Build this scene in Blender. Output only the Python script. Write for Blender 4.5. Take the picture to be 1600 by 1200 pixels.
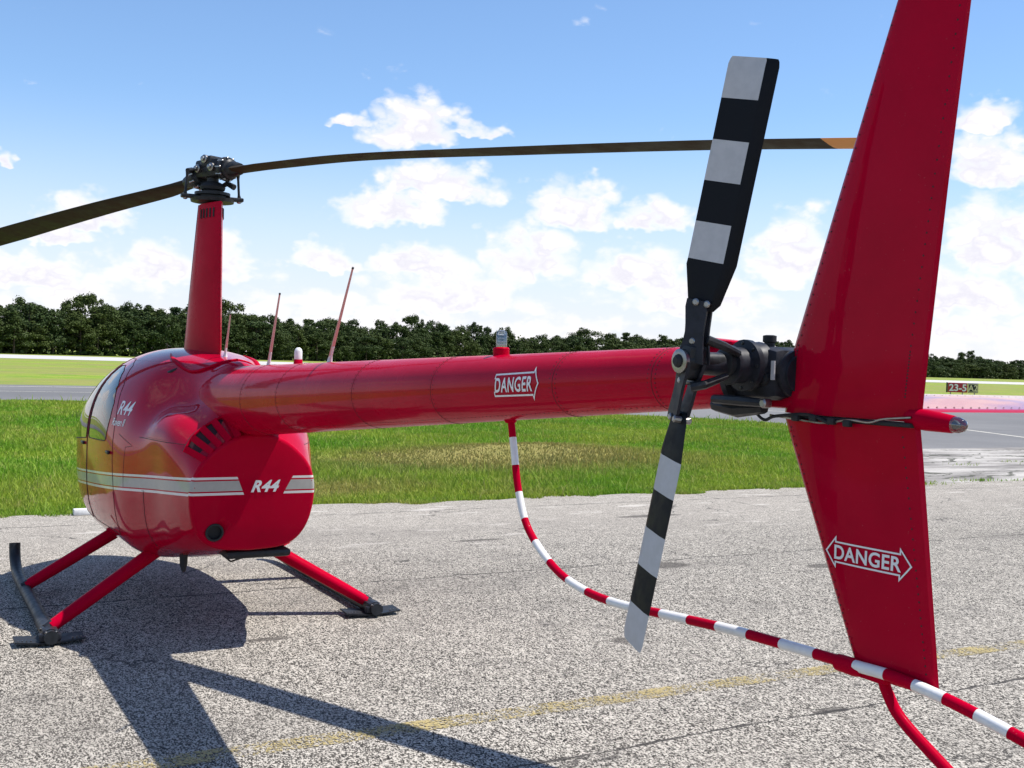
import bpy, bmesh, math, random
import numpy as np
from mathutils import Vector, Matrix
from mathutils.bvhtree import BVHTree

for o in list(bpy.data.objects):
    bpy.data.objects.remove(o)
S = bpy.context.scene
COL = S.collection
R = math.radians

# ------------------------------------------------------------------ camera
cd = bpy.data.cameras.new('camera')
cam = bpy.data.objects.new('camera', cd)
COL.objects.link(cam)
cd.sensor_width = 36.0
cd.lens = 36.0 * 1741.47 / 1600.0
cd.clip_start = 0.05
cd.clip_end = 6000.0
fw = Vector((0.87409113, -0.4853116, -0.02091302))
rt = Vector((-0.48460455, -0.87417012, 0.03138513))
up = Vector((0.0335131, 0.01729893, 0.99928856))
m = Matrix((rt, up, -fw)).transposed().to_4x4()
m.translation = Vector((-8.0873, 1.9813, 1.8837))
cam.matrix_world = m
S.camera = cam
S.render.resolution_x = 1024
S.render.resolution_y = 768

# ------------------------------------------------------------------ sky, sun, exposure
SUN = Vector((-0.19, -0.43, 1.0)).normalized()          # towards the sun
EL = math.asin(SUN.z)
AZ = math.atan2(SUN.x, SUN.y)
world = bpy.data.worlds.new('World')
S.world = world
world.use_nodes = True
NT = world.node_tree
world.cycles.sampling_method = 'NONE'
NT.nodes.clear()


class G:
    """small helper for node graphs: values are sockets or floats"""
    def __init__(s, nt):
        s.nt = nt

    def n(s, t, **k):
        x = s.nt.nodes.new(t)
        for a, b in k.items():
            setattr(x, a, b)
        return x

    def put(s, sock, v):
        if v is None:
            return
        if hasattr(v, 'is_linked'):
            s.nt.links.new(v, sock)
        else:
            sock.default_value = v

    def m(s, op, a, b=None, c=None, clamp=False):
        x = s.n('ShaderNodeMath', operation=op, use_clamp=clamp)
        s.put(x.inputs[0], a)
        s.put(x.inputs[1], b)
        s.put(x.inputs[2], c)
        return x.outputs[0]

    def add(s, a, b): return s.m('ADD', a, b)
    def sub(s, a, b): return s.m('SUBTRACT', a, b)
    def mul(s, a, b): return s.m('MULTIPLY', a, b)
    def mx(s, a, b): return s.m('MAXIMUM', a, b)
    def mn(s, a, b): return s.m('MINIMUM', a, b)
    def gt(s, a, b): return s.m('GREATER_THAN', a, b)
    def lt(s, a, b): return s.m('LESS_THAN', a, b)

    def step(s, v, lo, hi, a=0.0, b=1.0, kind='SMOOTHSTEP'):
        x = s.n('ShaderNodeMapRange', interpolation_type=kind, clamp=True) if kind == 'LINEAR' else s.n('ShaderNodeMapRange', interpolation_type=kind)
        s.put(x.inputs[0], v); s.put(x.inputs[1], lo); s.put(x.inputs[2], hi)
        s.put(x.inputs[3], a); s.put(x.inputs[4], b)
        return x.outputs[0]

    def vec(s, x=0.0, y=0.0, z=0.0):
        c = s.n('ShaderNodeCombineXYZ')
        s.put(c.inputs[0], x); s.put(c.inputs[1], y); s.put(c.inputs[2], z)
        return c.outputs[0]

    def sep(s, v):
        c = s.n('ShaderNodeSeparateXYZ')
        s.put(c.inputs[0], v)
        return c.outputs

    def vm(s, op, a, b=None):
        x = s.n('ShaderNodeVectorMath', operation=op)
        s.put(x.inputs[0], a); s.put(x.inputs[1], b)
        return x.outputs[0]

    def noise(s, v, scale, detail=4.0, rough=0.5, dist=0.0):
        x = s.n('ShaderNodeTexNoise')
        s.put(x.inputs['Vector'], v)
        x.inputs['Scale'].default_value = scale
        x.inputs['Detail'].default_value = detail
        x.inputs['Roughness'].default_value = rough
        x.inputs['Distortion'].default_value = dist
        return x.outputs[0]

    def voro(s, v, scale, out='Distance', feature='F1'):
        x = s.n('ShaderNodeTexVoronoi', feature=feature)
        s.put(x.inputs['Vector'], v)
        x.inputs['Scale'].default_value = scale
        return x.outputs[out]

    def mix(s, f, a, b):
        x = s.n('ShaderNodeMix', data_type='RGBA')
        s.put(x.inputs[0], f)
        s.put(x.inputs[6], a if hasattr(a, 'is_linked') else (*a, 1.0))
        s.put(x.inputs[7], b if hasattr(b, 'is_linked') else (*b, 1.0))
        return x.outputs[2]

    def bump(s, h, strength=0.3, dist=0.01):
        x = s.n('ShaderNodeBump')
        s.put(x.inputs['Height'], h)
        x.inputs['Strength'].default_value = strength
        x.inputs['Distance'].default_value = dist
        return x.outputs[0]


g = G(NT)
sky = g.n('ShaderNodeTexSky', sky_type='NISHITA', sun_disc=False)
sky.sun_elevation = EL
sky.sun_rotation = AZ
sky.air_density = 1.0
sky.dust_density = 0.0
sky.ozone_density = 6.0
tc = g.n('ShaderNodeTexCoord')
D = tc.outputs['Generated']
dx, dy, dz = g.sep(D)
az = g.mul(g.m('ARCTAN2', dy, dx), 57.29578)
el = g.mul(g.m('ARCSINE', dz), 57.29578)
Dw = g.vm('MULTIPLY', D, (1.0, 1.0, 1.5))
warp1 = g.sub(g.noise(Dw, 26.0, 3.0, 0.6), 0.5)
warp2 = g.sub(g.noise(g.vm('ADD', Dw, (7.0, 3.0, 1.0)), 26.0, 3.0, 0.6), 0.5)
fine = g.sub(g.noise(Dw, 60.0, 6.0, 0.64), 0.5)
puff = g.voro(g.vm('ADD', Dw, g.vm('MULTIPLY', g.vec(warp1, warp2, warp1), (0.05, 0.05, 0.05))), 55.0)
azw = g.add(az, g.mul(warp1, 3.2))
elw = g.add(el, g.mul(warp2, 2.2))
# cumulus seen in the picture: azimuth, elevation of the base, half width, height (degrees)
CL = [(-20.34, 11.51, 1.15, .72), (-23.75, 11.07, 2.7, 1.85), (-26.67, 11.51, 1.3, .6), (-25.13, 8.44, 3.3, 1.5),
      (-22.41, 7.04, 2.7, 1.5), (-32.05, 7.38, 2.3, 2.1), (-35.96, 7.14, 1.75, 1.35), (-29.84, 4.73, 2.5, 2.5),
      (-43.01, 5.0, 1.9, 2.9), (-51.32, 11.69, 1.5, 1.15), (-51.83, 9.34, 2.5, 2.0), (-52.38, 5.63, 2.6, 2.9),
      (-19.42, 4.5, 1.9, 1.1), (-14.42, 3.79, 1.4, 2.0), (-8.12, 5.89, 1.9, 1.4), (-6.71, 5.12, 1.9, 1.0),
      (-23.94, 4.53, 2.3, 1.3), (-35.09, 4.22, 2.7, 1.8), (-11.39, 3.63, 2.0, 1.8), (-50.2, 3.5, 3.3, 2.0),
      (-25.6, 2.96, 4.0, 2.0), (-5.9, 3.0, 3.0, 1.3), (-4.2, 8.57, .5, .5), (-38.5, 3.0, 4.0, 1.6),
      (-60.5, 8.2, 3.0, 2.2), (-68, 5.0, 4.0, 3.0), (4.0, 7.5, 3.0, 2.0), (12, 5.0, 4.0, 3.0), (-77, 10, 3.0, 2.0), (22, 10.5, 2.6, 1.6)]
aev = g.vec(azw, elw, elw)
Q = None
for a, e, w, h in CL:
    v = g.n('ShaderNodeVectorMath', operation='MULTIPLY_ADD')
    g.put(v.inputs[0], aev)
    v.inputs[1].default_value = (1 / w, 1 / h, -3.5 / h)
    v.inputs[2].default_value = (-a / w, -e / h, 3.5 * e / h)
    vx, vy, vz = g.sep(v.outputs[0])
    vv = g.mx(vy, vz)
    q = g.m('MULTIPLY_ADD', vx, vx, g.mul(vv, vv))
    Q = q if Q is None else g.mn(Q, q)
B = g.sub(1.25, Q)
# low banks all round the horizon and scattered cumulus overhead
bank = g.noise(g.vm('MULTIPLY', D, (1.0, 1.0, 3.2)), 11.0, 5.0, 0.58)
lowcov = g.step(el, 0.8, 8.0, 0.62, 0.20)
Rf = g.mul(g.sub(g.add(bank, lowcov), 0.97), 3.4)
over = g.noise(Dw, 3.4, 4.0, 0.55)
Rf2 = g.mul(g.sub(g.mul(over, g.step(el, 19.0, 30.0)), 0.57), 6.0)
F = g.mx(g.mx(B, Rf), Rf2)
wv = g.vm('MULTIPLY', g.vec(warp1, warp2, fine), (0.035, 0.035, 0.02))
Dp = g.vm('ADD', Dw, wv)
lump = g.voro(Dp, 30.0)
F = g.add(F, g.mul(fine, 1.0))
F = g.sub(F, g.mul(g.sub(lump, 0.42), 1.1))
F = g.sub(F, g.mul(g.sub(puff, 0.40), 0.75))
mask = g.step(F, -0.42, 0.85)
mask = g.mul(mask, g.step(el, -0.6, -0.2, 0.0, 0.97))
# rounded lit tops, lavender hollows between the lumps
hol = g.add(g.mul(lump, 0.75), g.mul(puff, 0.65))
shade = g.step(g.sub(hol, g.mul(fine, 0.9)), 0.95, 0.42)
core = g.step(F, 0.3, 1.0)
ccol = g.mix(g.mx(shade, g.sub(1.0, core)), (4.85, 4.75, 5.3), (6.1, 5.95, 6.05))
skyc = g.mix(g.step(el, 13.0, 0.0, 0.0, 0.80), sky.outputs[0], (4.75, 4.75, 5.35))
col = g.mix(mask, skyc, ccol)
bg = g.n('ShaderNodeBackground')
g.put(bg.inputs[0], col)
bg.inputs[1].default_value = 0.135
wo = g.n('ShaderNodeOutputWorld')
NT.links.new(bg.outputs[0], wo.inputs[0])

sl = bpy.data.lights.new('sun', 'SUN')
sl.energy = 5.0
sl.angle = R(0.5)
sl.color = (1.0, 0.955, 0.89)
sun = bpy.data.objects.new('sun', sl)
COL.objects.link(sun)
sun.rotation_euler = (-SUN).to_track_quat('-Z', 'Y').to_euler()

S.view_settings.view_transform = 'Standard'
S.view_settings.look = 'None'
S.view_settings.exposure = 0.42
S.view_settings.gamma = 1.0

# ------------------------------------------------------------------ materials
def mat(name):
    mm = bpy.data.materials.new(name)
    mm.use_nodes = True
    nt = mm.node_tree
    nt.nodes.clear()
    gg = G(nt)
    bs = gg.n('ShaderNodeBsdfPrincipled')
    out = gg.n('ShaderNodeOutputMaterial')
    nt.links.new(bs.outputs[0], out.inputs[0])
    return mm, gg, bs, out


def plain(name, c, rough=0.5, metal=0.0, coat=0.0, var=0.0, scale=30.0, bump=0.0, spec=None):
    mm, gg, bs, out = mat(name)
    bs.inputs['Base Color'].default_value = (*c, 1)
    bs.inputs['Roughness'].default_value = rough
    bs.inputs['Metallic'].default_value = metal
    bs.inputs['Coat Weight'].default_value = coat
    bs.inputs['Coat Roughness'].default_value = 0.04
    if spec is not None:
        bs.inputs['Specular IOR Level'].default_value = spec
    if var:
        t = gg.n('ShaderNodeTexCoord').outputs['Object']
        f = gg.noise(t, scale, 5.0, 0.6)
        k = gg.step(f, 0.3, 0.7)
        gg.put(bs.inputs['Base Color'], gg.mix(k, tuple(x * (1 - var) for x in c), tuple(min(1, x * (1 + var)) for x in c)))
        gg.put(bs.inputs['Roughness'], gg.step(f, 0.3, 0.75, rough * 0.8, min(1, rough * 1.25)))
        if bump:
            gg.put(bs.inputs['Normal'], gg.bump(f, bump, 0.004))
    return mm


RED = (0.43, 0.0006, 0.021)


def red_paint(name, stripe=None, coat=0.2, spec=1.3):
    mm, gg, bs, out = mat(name)
    t = gg.n('ShaderNodeTexCoord').outputs['Object']
    dirt = gg.noise(t, 3.0, 6.0, 0.65)
    c = gg.mix(gg.step(dirt, 0.35, 0.75), RED, tuple(x * 0.86 for x in RED))
    dust = gg.gt(gg.noise(t, 160.0, 2.0, 0.5), 0.735)
    c = gg.mix(gg.mul(dust, 0.10), c, (0.45, 0.40, 0.36))
    if stripe:
        x, y, z = gg.sep(t)
        tt = gg.sub(z, gg.sub(1.0215, gg.mul(x, 0.0705)))
        if stripe == 'back':
            tt = gg.sub(z, 1.113)

        def band(a, b):
            return gg.mul(gg.lt(tt, a), gg.gt(tt, b))
        thin = gg.mx(band(0.0, -0.015), band(-0.097, -0.113))
        thick = band(-0.024, -0.088)
        if stripe == 'back':
            zz = gg.sub(z, 1.055)
            ok = gg.mx(gg.gt(y, gg.add(0.088, gg.mul(zz, 0.42))), gg.lt(y, gg.sub(-0.212, gg.mul(zz, 0.5))))
            thin = gg.mul(thin, ok)
            thick = gg.mul(thick, ok)
        grime = gg.noise(t, 22.0, 5.0, 0.6)
        c = gg.mix(thin, c, (0.70, 0.66, 0.62))
        c = gg.mix(thick, c, gg.mix(grime, (0.36, 0.34, 0.30), (0.46, 0.44, 0.40)))
    gg.put(bs.inputs['Base Color'], c)
    gg.put(bs.inputs['Roughness'], gg.step(dirt, 0.3, 0.8, 0.24, 0.42))
    bs.inputs['Specular IOR Level'].default_value = 0.5
    bs.inputs['IOR'].default_value = 1.06
    bs.inputs['Coat IOR'].default_value = spec
    bs.inputs['Coat Weight'].default_value = coat
    bs.inputs['Coat Roughness'].default_value = 0.045
    wav = gg.noise(t, 2.2, 2.0, 0.5)
    gg.put(bs.inputs['Coat Normal'], gg.bump(wav, 0.10, 0.02))
    gg.put(bs.inputs['Normal'], gg.bump(wav, 0.10, 0.02))
    return mm


M = {}
M['red'] = red_paint('red_paint', None, 0.10, 1.15)
M['red_gloss'] = red_paint('red_paint_polished', None, 1.0, 1.50)
M['red_fin'] = red_paint('red_paint_fin', None, 0.32, 1.26)
M['red_boom'] = red_paint('red_paint_boom', None, 0.30, 1.28)
M['red_stripe'] = red_paint('red_paint_with_stripe', 'side', 0.85, 1.36)
M['red_back'] = red_paint('red_paint_back_stripe', 'back', 0.3, 1.2)
M['white'] = plain('white_paint', (0.72, 0.71, 0.69), 0.38, coat=0.3, var=0.05)
M['letter'] = plain('white_letter', (0.74, 0.73, 0.72), 0.45)
M['stripe_white'] = plain('blade_white', (0.47, 0.46, 0.46), 0.55, var=0.06, scale=40)
M['blade_black'] = plain('blade_black', (0.006, 0.0065, 0.009), 0.5, var=0.2, scale=25, spec=0.15)
M['rotor'] = plain('rotor_dark', (0.026, 0.018, 0.010), 0.6, var=0.25, scale=6, spec=0.12)
M['tip'] = plain('rotor_tip_yellow', (0.62, 0.25, 0.03), 0.5)
M['dark'] = plain('dark_metal', (0.022, 0.023, 0.025), 0.42, metal=0.1, var=0.35, scale=35, spec=0.25)
M['gear'] = plain('gearbox_dark', (0.018, 0.019, 0.025), 0.45, var=0.35, scale=28, bump=0.15, spec=0.22)
M['skid'] = plain('skid_dark', (0.018, 0.020, 0.023), 0.5, var=0.3, scale=20, spec=0.25)
M['steel'] = plain('bright_steel', (0.30, 0.29, 0.28), 0.36, metal=1.0, var=0.2, scale=60)
M['black'] = plain('black_rubber', (0.01, 0.01, 0.011), 0.7)
M['seam'] = plain('panel_seam', (0.035, 0.004, 0.008), 0.7)
M['seat'] = plain('seat_leather', (0.10, 0.095, 0.09), 0.6, var=0.1)
M['ant'] = plain('antenna_rod', (0.58, 0.30, 0.27), 0.5)
M['antbase'] = plain('antenna_base', (0.62, 0.60, 0.60), 0.45)
M['signred'] = plain('sign_red', (0.40, 0.015, 0.025), 0.5)
M['signblack'] = plain('sign_black', (0.015, 0.013, 0.012), 0.5)
M['signwhite'] = plain('sign_white', (0.8, 0.8, 0.78), 0.5)
M['signyellow'] = plain('sign_yellow', (0.72, 0.62, 0.35), 0.5)
M['block'] = plain('white_block', (0.7, 0.69, 0.66), 0.8, var=0.1)


def glass_mat(name, tint, refl=0.10):
    mm = bpy.data.materials.new(name)
    mm.use_nodes = True
    nt = mm.node_tree
    nt.nodes.clear()
    gg = G(nt)
    tr = gg.n('ShaderNodeBsdfTransparent')
    tr.inputs[0].default_value = (*tint, 1)
    gl = gg.n('ShaderNodeBsdfGlossy')
    gl.inputs['Roughness'].default_value = 0.02
    fr = gg.n('ShaderNodeFresnel')
    fr.inputs[0].default_value = 1.5
    mx = gg.n('ShaderNodeMixShader')
    gg.put(mx.inputs[0], gg.m('ADD', gg.mul(fr.outputs[0], 1.3), refl, clamp=True))
    nt.links.new(tr.outputs[0], mx.inputs[1])
    nt.links.new(gl.outputs[0], mx.inputs[2])
    out = gg.n('ShaderNodeOutputMaterial')
    nt.links.new(mx.outputs[0], out.inputs[0])
    return mm


M['glass'] = glass_mat('cabin_glass', (0.36, 0.43, 0.39), 0.02)
M['lens'] = glass_mat('lamp_lens', (0.85, 0.87, 0.88), 0.12)

# --- ground materials
def apron_mat():
    mm, gg, bs, out = mat('speckled_apron')
    t = gg.n('ShaderNodeTexCoord').outputs['Object']
    x, y, z = gg.sep(t)
    # exposed aggregate: light and dark stones in grey cement
    vc = gg.n('ShaderNodeTexVoronoi')
    ta = gg.vm('MULTIPLY', t, (0.62, 1.0, 1.0))
    gg.put(vc.inputs['Vector'], ta)
    vc.inputs['Scale'].default_value = 165.0
    v1 = gg.sep(vc.outputs['Color'])[0]
    vc2 = gg.n('ShaderNodeTexVoronoi')
    gg.put(vc2.inputs['Vector'], ta)
    vc2.inputs['Scale'].default_value = 78.0
    v2 = gg.sep(vc2.outputs['Color'])[1]
    st = gg.add(gg.mul(v1, 0.72), gg.mul(v2, 0.28))
    ramp = gg.n('ShaderNodeValToRGB')
    gg.put(ramp.inputs[0], st)
    e = ramp.color_ramp.elements
    e[0].position = 0.26; e[0].color = (0.014, 0.012, 0.010, 1)
    e[1].position = 0.66; e[1].color = (0.50, 0.46, 0.395, 1)
    k = ramp.color_ramp.elements.new(0.38); k.color = (0.060, 0.053, 0.044, 1)
    k = ramp.color_ramp.elements.new(0.50); k.color = (0.185, 0.169, 0.145, 1)
    c = ramp.outputs[0]
    # broad patches
    big = gg.noise(t, 0.45, 5.0, 0.6)
    c = gg.mix(gg.step(big, 0.35, 0.72, 0.0, 0.22), c, (0.26, 0.236, 0.202))
    huge = gg.noise(gg.vm('MULTIPLY', t, (0.5, 0.22, 1.0)), 0.9, 6.0, 0.65)
    c = gg.mix(gg.step(huge, 0.48, 0.72, 0.0, 0.40), c, (0.070, 0.064, 0.058))
    med = gg.noise(t, 2.6, 5.0, 0.65)
    c = gg.mix(gg.step(med, 0.52, 0.74, 0.0, 0.42), c, (0.065, 0.059, 0.054))
    # pale worn streaks running across, stronger towards the grass
    sv = gg.vm('MULTIPLY', t, (3.2, 0.75, 1.0))
    stx = gg.noise(sv, 1.5, 4.0, 0.6)
    far = gg.step(x, 0.6, 4.0)
    c = gg.mix(gg.mul(gg.step(stx, 0.58, 0.70), gg.mul(far, 0.75)), c, (0.55, 0.51, 0.46))
    c = gg.mix(gg.mul(far, 0.35), c, (0.40, 0.36, 0.31))
    # stains
    stains = [(0.35, -4.42, 0.16, 0.26), (-1.87, -2.42, 0.08, 0.12), (-0.2, -5.9, 0.10, 0.22), (-0.95, -0.2, 0.05, 0.16), (3.2, -6.3, 0.09, 0.5),
              (-3.6, -2.6, 0.05, 0.12), (2.2, -3.4, 0.06, 0.3)]
    wob = gg.mul(gg.sub(gg.noise(t, 14.0, 4.0, 0.6), 0.5), 0.9)
    sm = None
    for (a, b, ra, rb) in stains:
        ex = gg.m('DIVIDE', gg.sub(x, a), ra)
        ey = gg.m('DIVIDE', gg.sub(y, b), rb)
        d = gg.add(gg.m('SQRT', gg.add(gg.mul(ex, ex), gg.mul(ey, ey))), wob)
        s_ = gg.step(d, 1.15, 0.75)
        sm = s_ if sm is None else gg.mx(sm, s_)
    c = gg.mix(gg.mul(sm, 0.72), c, (0.055, 0.048, 0.042))
    # joints and cracks running across the apron
    wig = gg.mul(gg.sub(gg.noise(t, 1.3, 6.0, 0.65), 0.5), 0.14)
    brk = gg.noise(t, 3.3, 3.0, 0.6)
    cm = None
    for (xx, wd) in ((0.56, 0.013), (-3.62, 0.012), (4.4, 0.012)):
        d = gg.m('ABSOLUTE', gg.add(gg.sub(x, xx), wig))
        w = gg.step(brk, 0.36, 0.60, wd * 0.25, wd * 1.3)
        s_ = gg.lt(d, w)
        cm = s_ if cm is None else gg.mx(cm, s_)
    d = gg.m('ABSOLUTE', gg.add(gg.sub(y, -8.4), gg.mul(wig, 2.0)))
    cm = gg.mx(cm, gg.lt(d, gg.step(brk, 0.40, 0.65, 0.0, 0.012)))
    # wandering hairline cracks
    wq = gg.vec(gg.noise(t, 0.8, 5.0, 0.65), gg.noise(gg.vm('ADD', t, (9.0, 4.0, 0.0)), 0.8, 5.0, 0.65), 0.0)
    vq = gg.voro(gg.vm('ADD', gg.vm('MULTIPLY', t, (1.0, 1.0, 0.0)), gg.vm('MULTIPLY', wq, (1.6, 1.6, 0.0))), 0.42, 'Distance', 'DISTANCE_TO_EDGE')
    hair = gg.lt(vq, gg.step(gg.noise(t, 0.9, 3.0, 0.6), 0.46, 0.66, 0.0, 0.0055))
    cm = gg.mx(cm, gg.mul(hair, 0.8))
    c = gg.mix(gg.mul(cm, 0.85), c, (0.03, 0.027, 0.025))
    gg.put(bs.inputs['Base Color'], c)
    bs.inputs['Roughness'].default_value = 0.9
    bs.inputs['Specular IOR Level'].default_value = 0.2
    h = gg.add(gg.mul(st, 0.6), gg.mul(cm, -2.0))
    gg.put(bs.inputs['Normal'], gg.bump(h, 0.55, 0.004))
    return mm


def old_concrete_mat():
    mm, gg, bs, out = mat('old_cracked_concrete')
    t = gg.n('ShaderNodeTexCoord').outputs['Object']
    a = gg.noise(gg.vm('MULTIPLY', t, (1.6, 0.5, 1.0)), 0.8, 6.0, 0.65)
    c = gg.mix(gg.step(a, 0.35, 0.66), (0.16, 0.145, 0.13), (0.46, 0.43, 0.39))
    sp = gg.noise(t, 30.0, 4.0, 0.7)
    c = gg.mix(gg.step(sp, 0.35, 0.7, 0.0, 0.35), c, (0.10, 0.09, 0.08))
    tw = gg.vm('ADD', t, gg.vm('MULTIPLY', gg.vec(gg.noise(t, 0.7, 4.0, 0.6), gg.noise(t, 0.9, 4.0, 0.6), 0.0), (2.0, 2.0, 0.0)))
    v = gg.voro(gg.vm('MULTIPLY', tw, (0.8, 0.16, 0.0)), 1.0, 'Distance', 'DISTANCE_TO_EDGE')
    cr = gg.lt(v, 0.022)
    c = gg.mix(gg.mul(cr, 0.85), c, (0.05, 0.05, 0.03))
    gg.put(bs.inputs['Base Color'], c)
    bs.inputs['Roughness'].default_value = 0.92
    gg.put(bs.inputs['Normal'], gg.bump(gg.sub(sp, cr), 0.4, 0.01))
    return mm


def asphalt_mat(name, a, b):
    mm, gg, bs, out = mat(name)
    t = gg.n('ShaderNodeTexCoord').outputs['Object']
    n1 = gg.noise(t, 0.12, 5.0, 0.6)
    n2 = gg.noise(t, 18.0, 4.0, 0.7)
    n3 = gg.noise(gg.vm('MULTIPLY', t, (0.9, 0.08, 1.0)), 1.0, 4.0, 0.6)
    c = gg.mix(gg.step(n1, 0.35, 0.7), a, b)
    c = gg.mix(gg.step(n2, 0.3, 0.75, 0.0, 0.4), c, tuple(x * 0.55 for x in a))
    c = gg.mix(gg.step(n3, 0.56, 0.70, 0.0, 0.45), c, tuple(x * 0.6 for x in a))
    gg.put(bs.inputs['Base Color'], c)
    bs.inputs['Roughness'].default_value = 0.85
    gg.put(bs.inputs['Normal'], gg.bump(n2, 0.3, 0.01))
    return mm


def worn_line_mat(name, c0, thr):
    mm, gg, bs, out = mat(name)
    t = gg.n('ShaderNodeTexCoord').outputs['Object']
    a = gg.noise(t, 75.0, 3.0, 0.6)
    b = gg.noise(t, 3.0, 5.0, 0.65)
    k = gg.add(gg.mul(a, 0.75), gg.mul(b, 0.5))
    al = gg.step(k, thr, thr + 0.07)
    c = gg.mix(gg.noise(t, 50.0, 3.0, 0.6), tuple(x * 0.6 for x in c0), c0)
    gg.put(bs.inputs['Base Color'], c)
    bs.inputs['Roughness'].default_value = 0.85
    gg.put(bs.inputs['Alpha'], al)
    return mm


def grass_cols(gg, p):
    """field colour from the place: green, yellow-green, dry patches"""
    x, y, z = gg.sep(p)
    n1 = gg.noise(p, 0.22, 5.0, 0.6)
    n2 = gg.noise(p, 1.1, 5.0, 0.65)
    c = gg.mix(gg.step(n1, 0.38, 0.62), (0.165, 0.335, 0.022), (0.31, 0.395, 0.045))
    c = gg.mix(gg.step(n2, 0.46, 0.72, 0.0, 0.7), c, (0.38, 0.36, 0.090))
    ex = gg.m('DIVIDE', gg.sub(x, 10.4), 2.5)
    ey = gg.m('DIVIDE', gg.sub(y, -8.3), 4.2)
    d = gg.add(gg.m('SQRT', gg.add(gg.mul(ex, ex), gg.mul(ey, ey))), gg.mul(gg.sub(n2, 0.5), 1.4))
    c = gg.mix(gg.step(d, 1.35, 0.35, 0.0, 0.80), c, (0.33, 0.25, 0.10))
    ex = gg.m('DIVIDE', gg.sub(x, 7.0), 1.2)
    ey = gg.m('DIVIDE', gg.sub(y, -2.6), 2.6)
    d = gg.add(gg.m('SQRT', gg.add(gg.mul(ex, ex), gg.mul(ey, ey))), gg.mul(gg.sub(n2, 0.5), 1.8))
    c = gg.mix(gg.step(d, 1.2, 0.4, 0.0, 0.8), c, (0.36, 0.30, 0.10))
    return c


def ground_mat():
    mm, gg, bs, out = mat('grass_ground')
    t = gg.n('ShaderNodeTexCoord').outputs['Object']
    c = grass_cols(gg, t)
    sp = gg.noise(t, 22.0, 5.0, 0.7)
    c = gg.mix(gg.step(sp, 0.35, 0.65, 0.55, 0.0), c, (0.045, 0.065, 0.014))
    far = gg.noise(gg.vm('MULTIPLY', t, (0.07, 0.05, 1.0)), 1.0, 8.0, 0.78)
    x, y, z = gg.sep(t)
    c = gg.mix(gg.mul(gg.step(far, 0.36, 0.64), gg.step(x, 45.0, 55.0, 0.0, 0.85)), c, (0.23, 0.20, 0.085))
    gg.put(bs.inputs['Base Color'], c)
    bs.inputs['Roughness'].default_value = 0.95
    bs.inputs['Specular IOR Level'].default_value = 0.1
    gg.put(bs.inputs['Normal'], gg.bump(sp, 0.6, 0.05))
    return mm


def blade_mat():
    mm, gg, bs, out = mat('grass_blades')
    geo = gg.n('ShaderNodeNewGeometry')
    c = grass_cols(gg, geo.outputs['Position'])
    rnd = geo.outputs['Random Per Island']
    c = gg.mix(gg.step(rnd, 0.0, 0.5, 0.35, 0.0), c, (0.05, 0.14, 0.010))
    c = gg.mix(gg.step(rnd, 0.84, 0.97, 0.0, 0.6), c, (0.36, 0.32, 0.12))
    gg.put(bs.inputs['Base Color'], c)
    bs.inputs['Roughness'].default_value = 0.6
    bs.inputs['Specular IOR Level'].default_value = 0.2
    tl = gg.n('ShaderNodeBsdfTranslucent')
    gg.put(tl.inputs[0], c)
    mx = gg.n('ShaderNodeMixShader')
    mx.inputs[0].default_value = 0.35
    mm.node_tree.links.new(bs.outputs[0], mx.inputs[1])
    mm.node_tree.links.new(tl.outputs[0], mx.inputs[2])
    mm.node_tree.links.new(mx.outputs[0], out.inputs[0])
    return mm


def foliage_mat(name, a, b):
    mm, gg, bs, out = mat(name)
    geo = gg.n('ShaderNodeNewGeometry')
    oi = gg.n('ShaderNodeObjectInfo')
    rnd = geo.outputs['Random Per Island']
    c = gg.mix(rnd, a, b)
    c = gg.mix(gg.mul(oi.outputs['Random'], 0.55), c, tuple(x * y for x, y in zip(b, (1.25, 1.05, 0.7))))
    gg.put(bs.inputs['Base Color'], c)
    bs.inputs['Roughness'].default_value = 0.65
    bs.inputs['Specular IOR Level'].default_value = 0.15
    return mm


M['apron'] = apron_mat()
M['old'] = old_concrete_mat()
M['taxi'] = asphalt_mat('taxiway_asphalt', (0.125, 0.122, 0.12), (0.18, 0.175, 0.17))
M['runway'] = asphalt_mat('runway_pale', (0.46, 0.44, 0.42), (0.56, 0.54, 0.52))
M['yline'] = worn_line_mat('worn_yellow_line', (0.44, 0.35, 0.15), 0.622)
M['wline'] = worn_line_mat('worn_white_line', (0.72, 0.68, 0.58), 0.50)
M['ground'] = ground_mat()
M['blades'] = blade_mat()
M['leaf'] = foliage_mat('tree_foliage', (0.012, 0.028, 0.008), (0.060, 0.090, 0.024))
M['bark'] = plain('tree_bark', (0.07, 0.05, 0.035), 0.9)

# ------------------------------------------------------------------ mesh helpers
def tag(o, label=None, cat=None, group=None, kind=None):
    if label: o['label'] = label
    if cat: o['category'] = cat
    if group: o['group'] = group
    if kind: o['kind'] = kind
    return o


def empty(name, loc=(0, 0, 0), parent=None):
    o = bpy.data.objects.new(name, None)
    o.empty_display_size = 0.2
    COL.objects.link(o)
    o.location = loc
    o.parent = parent
    return o


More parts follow.
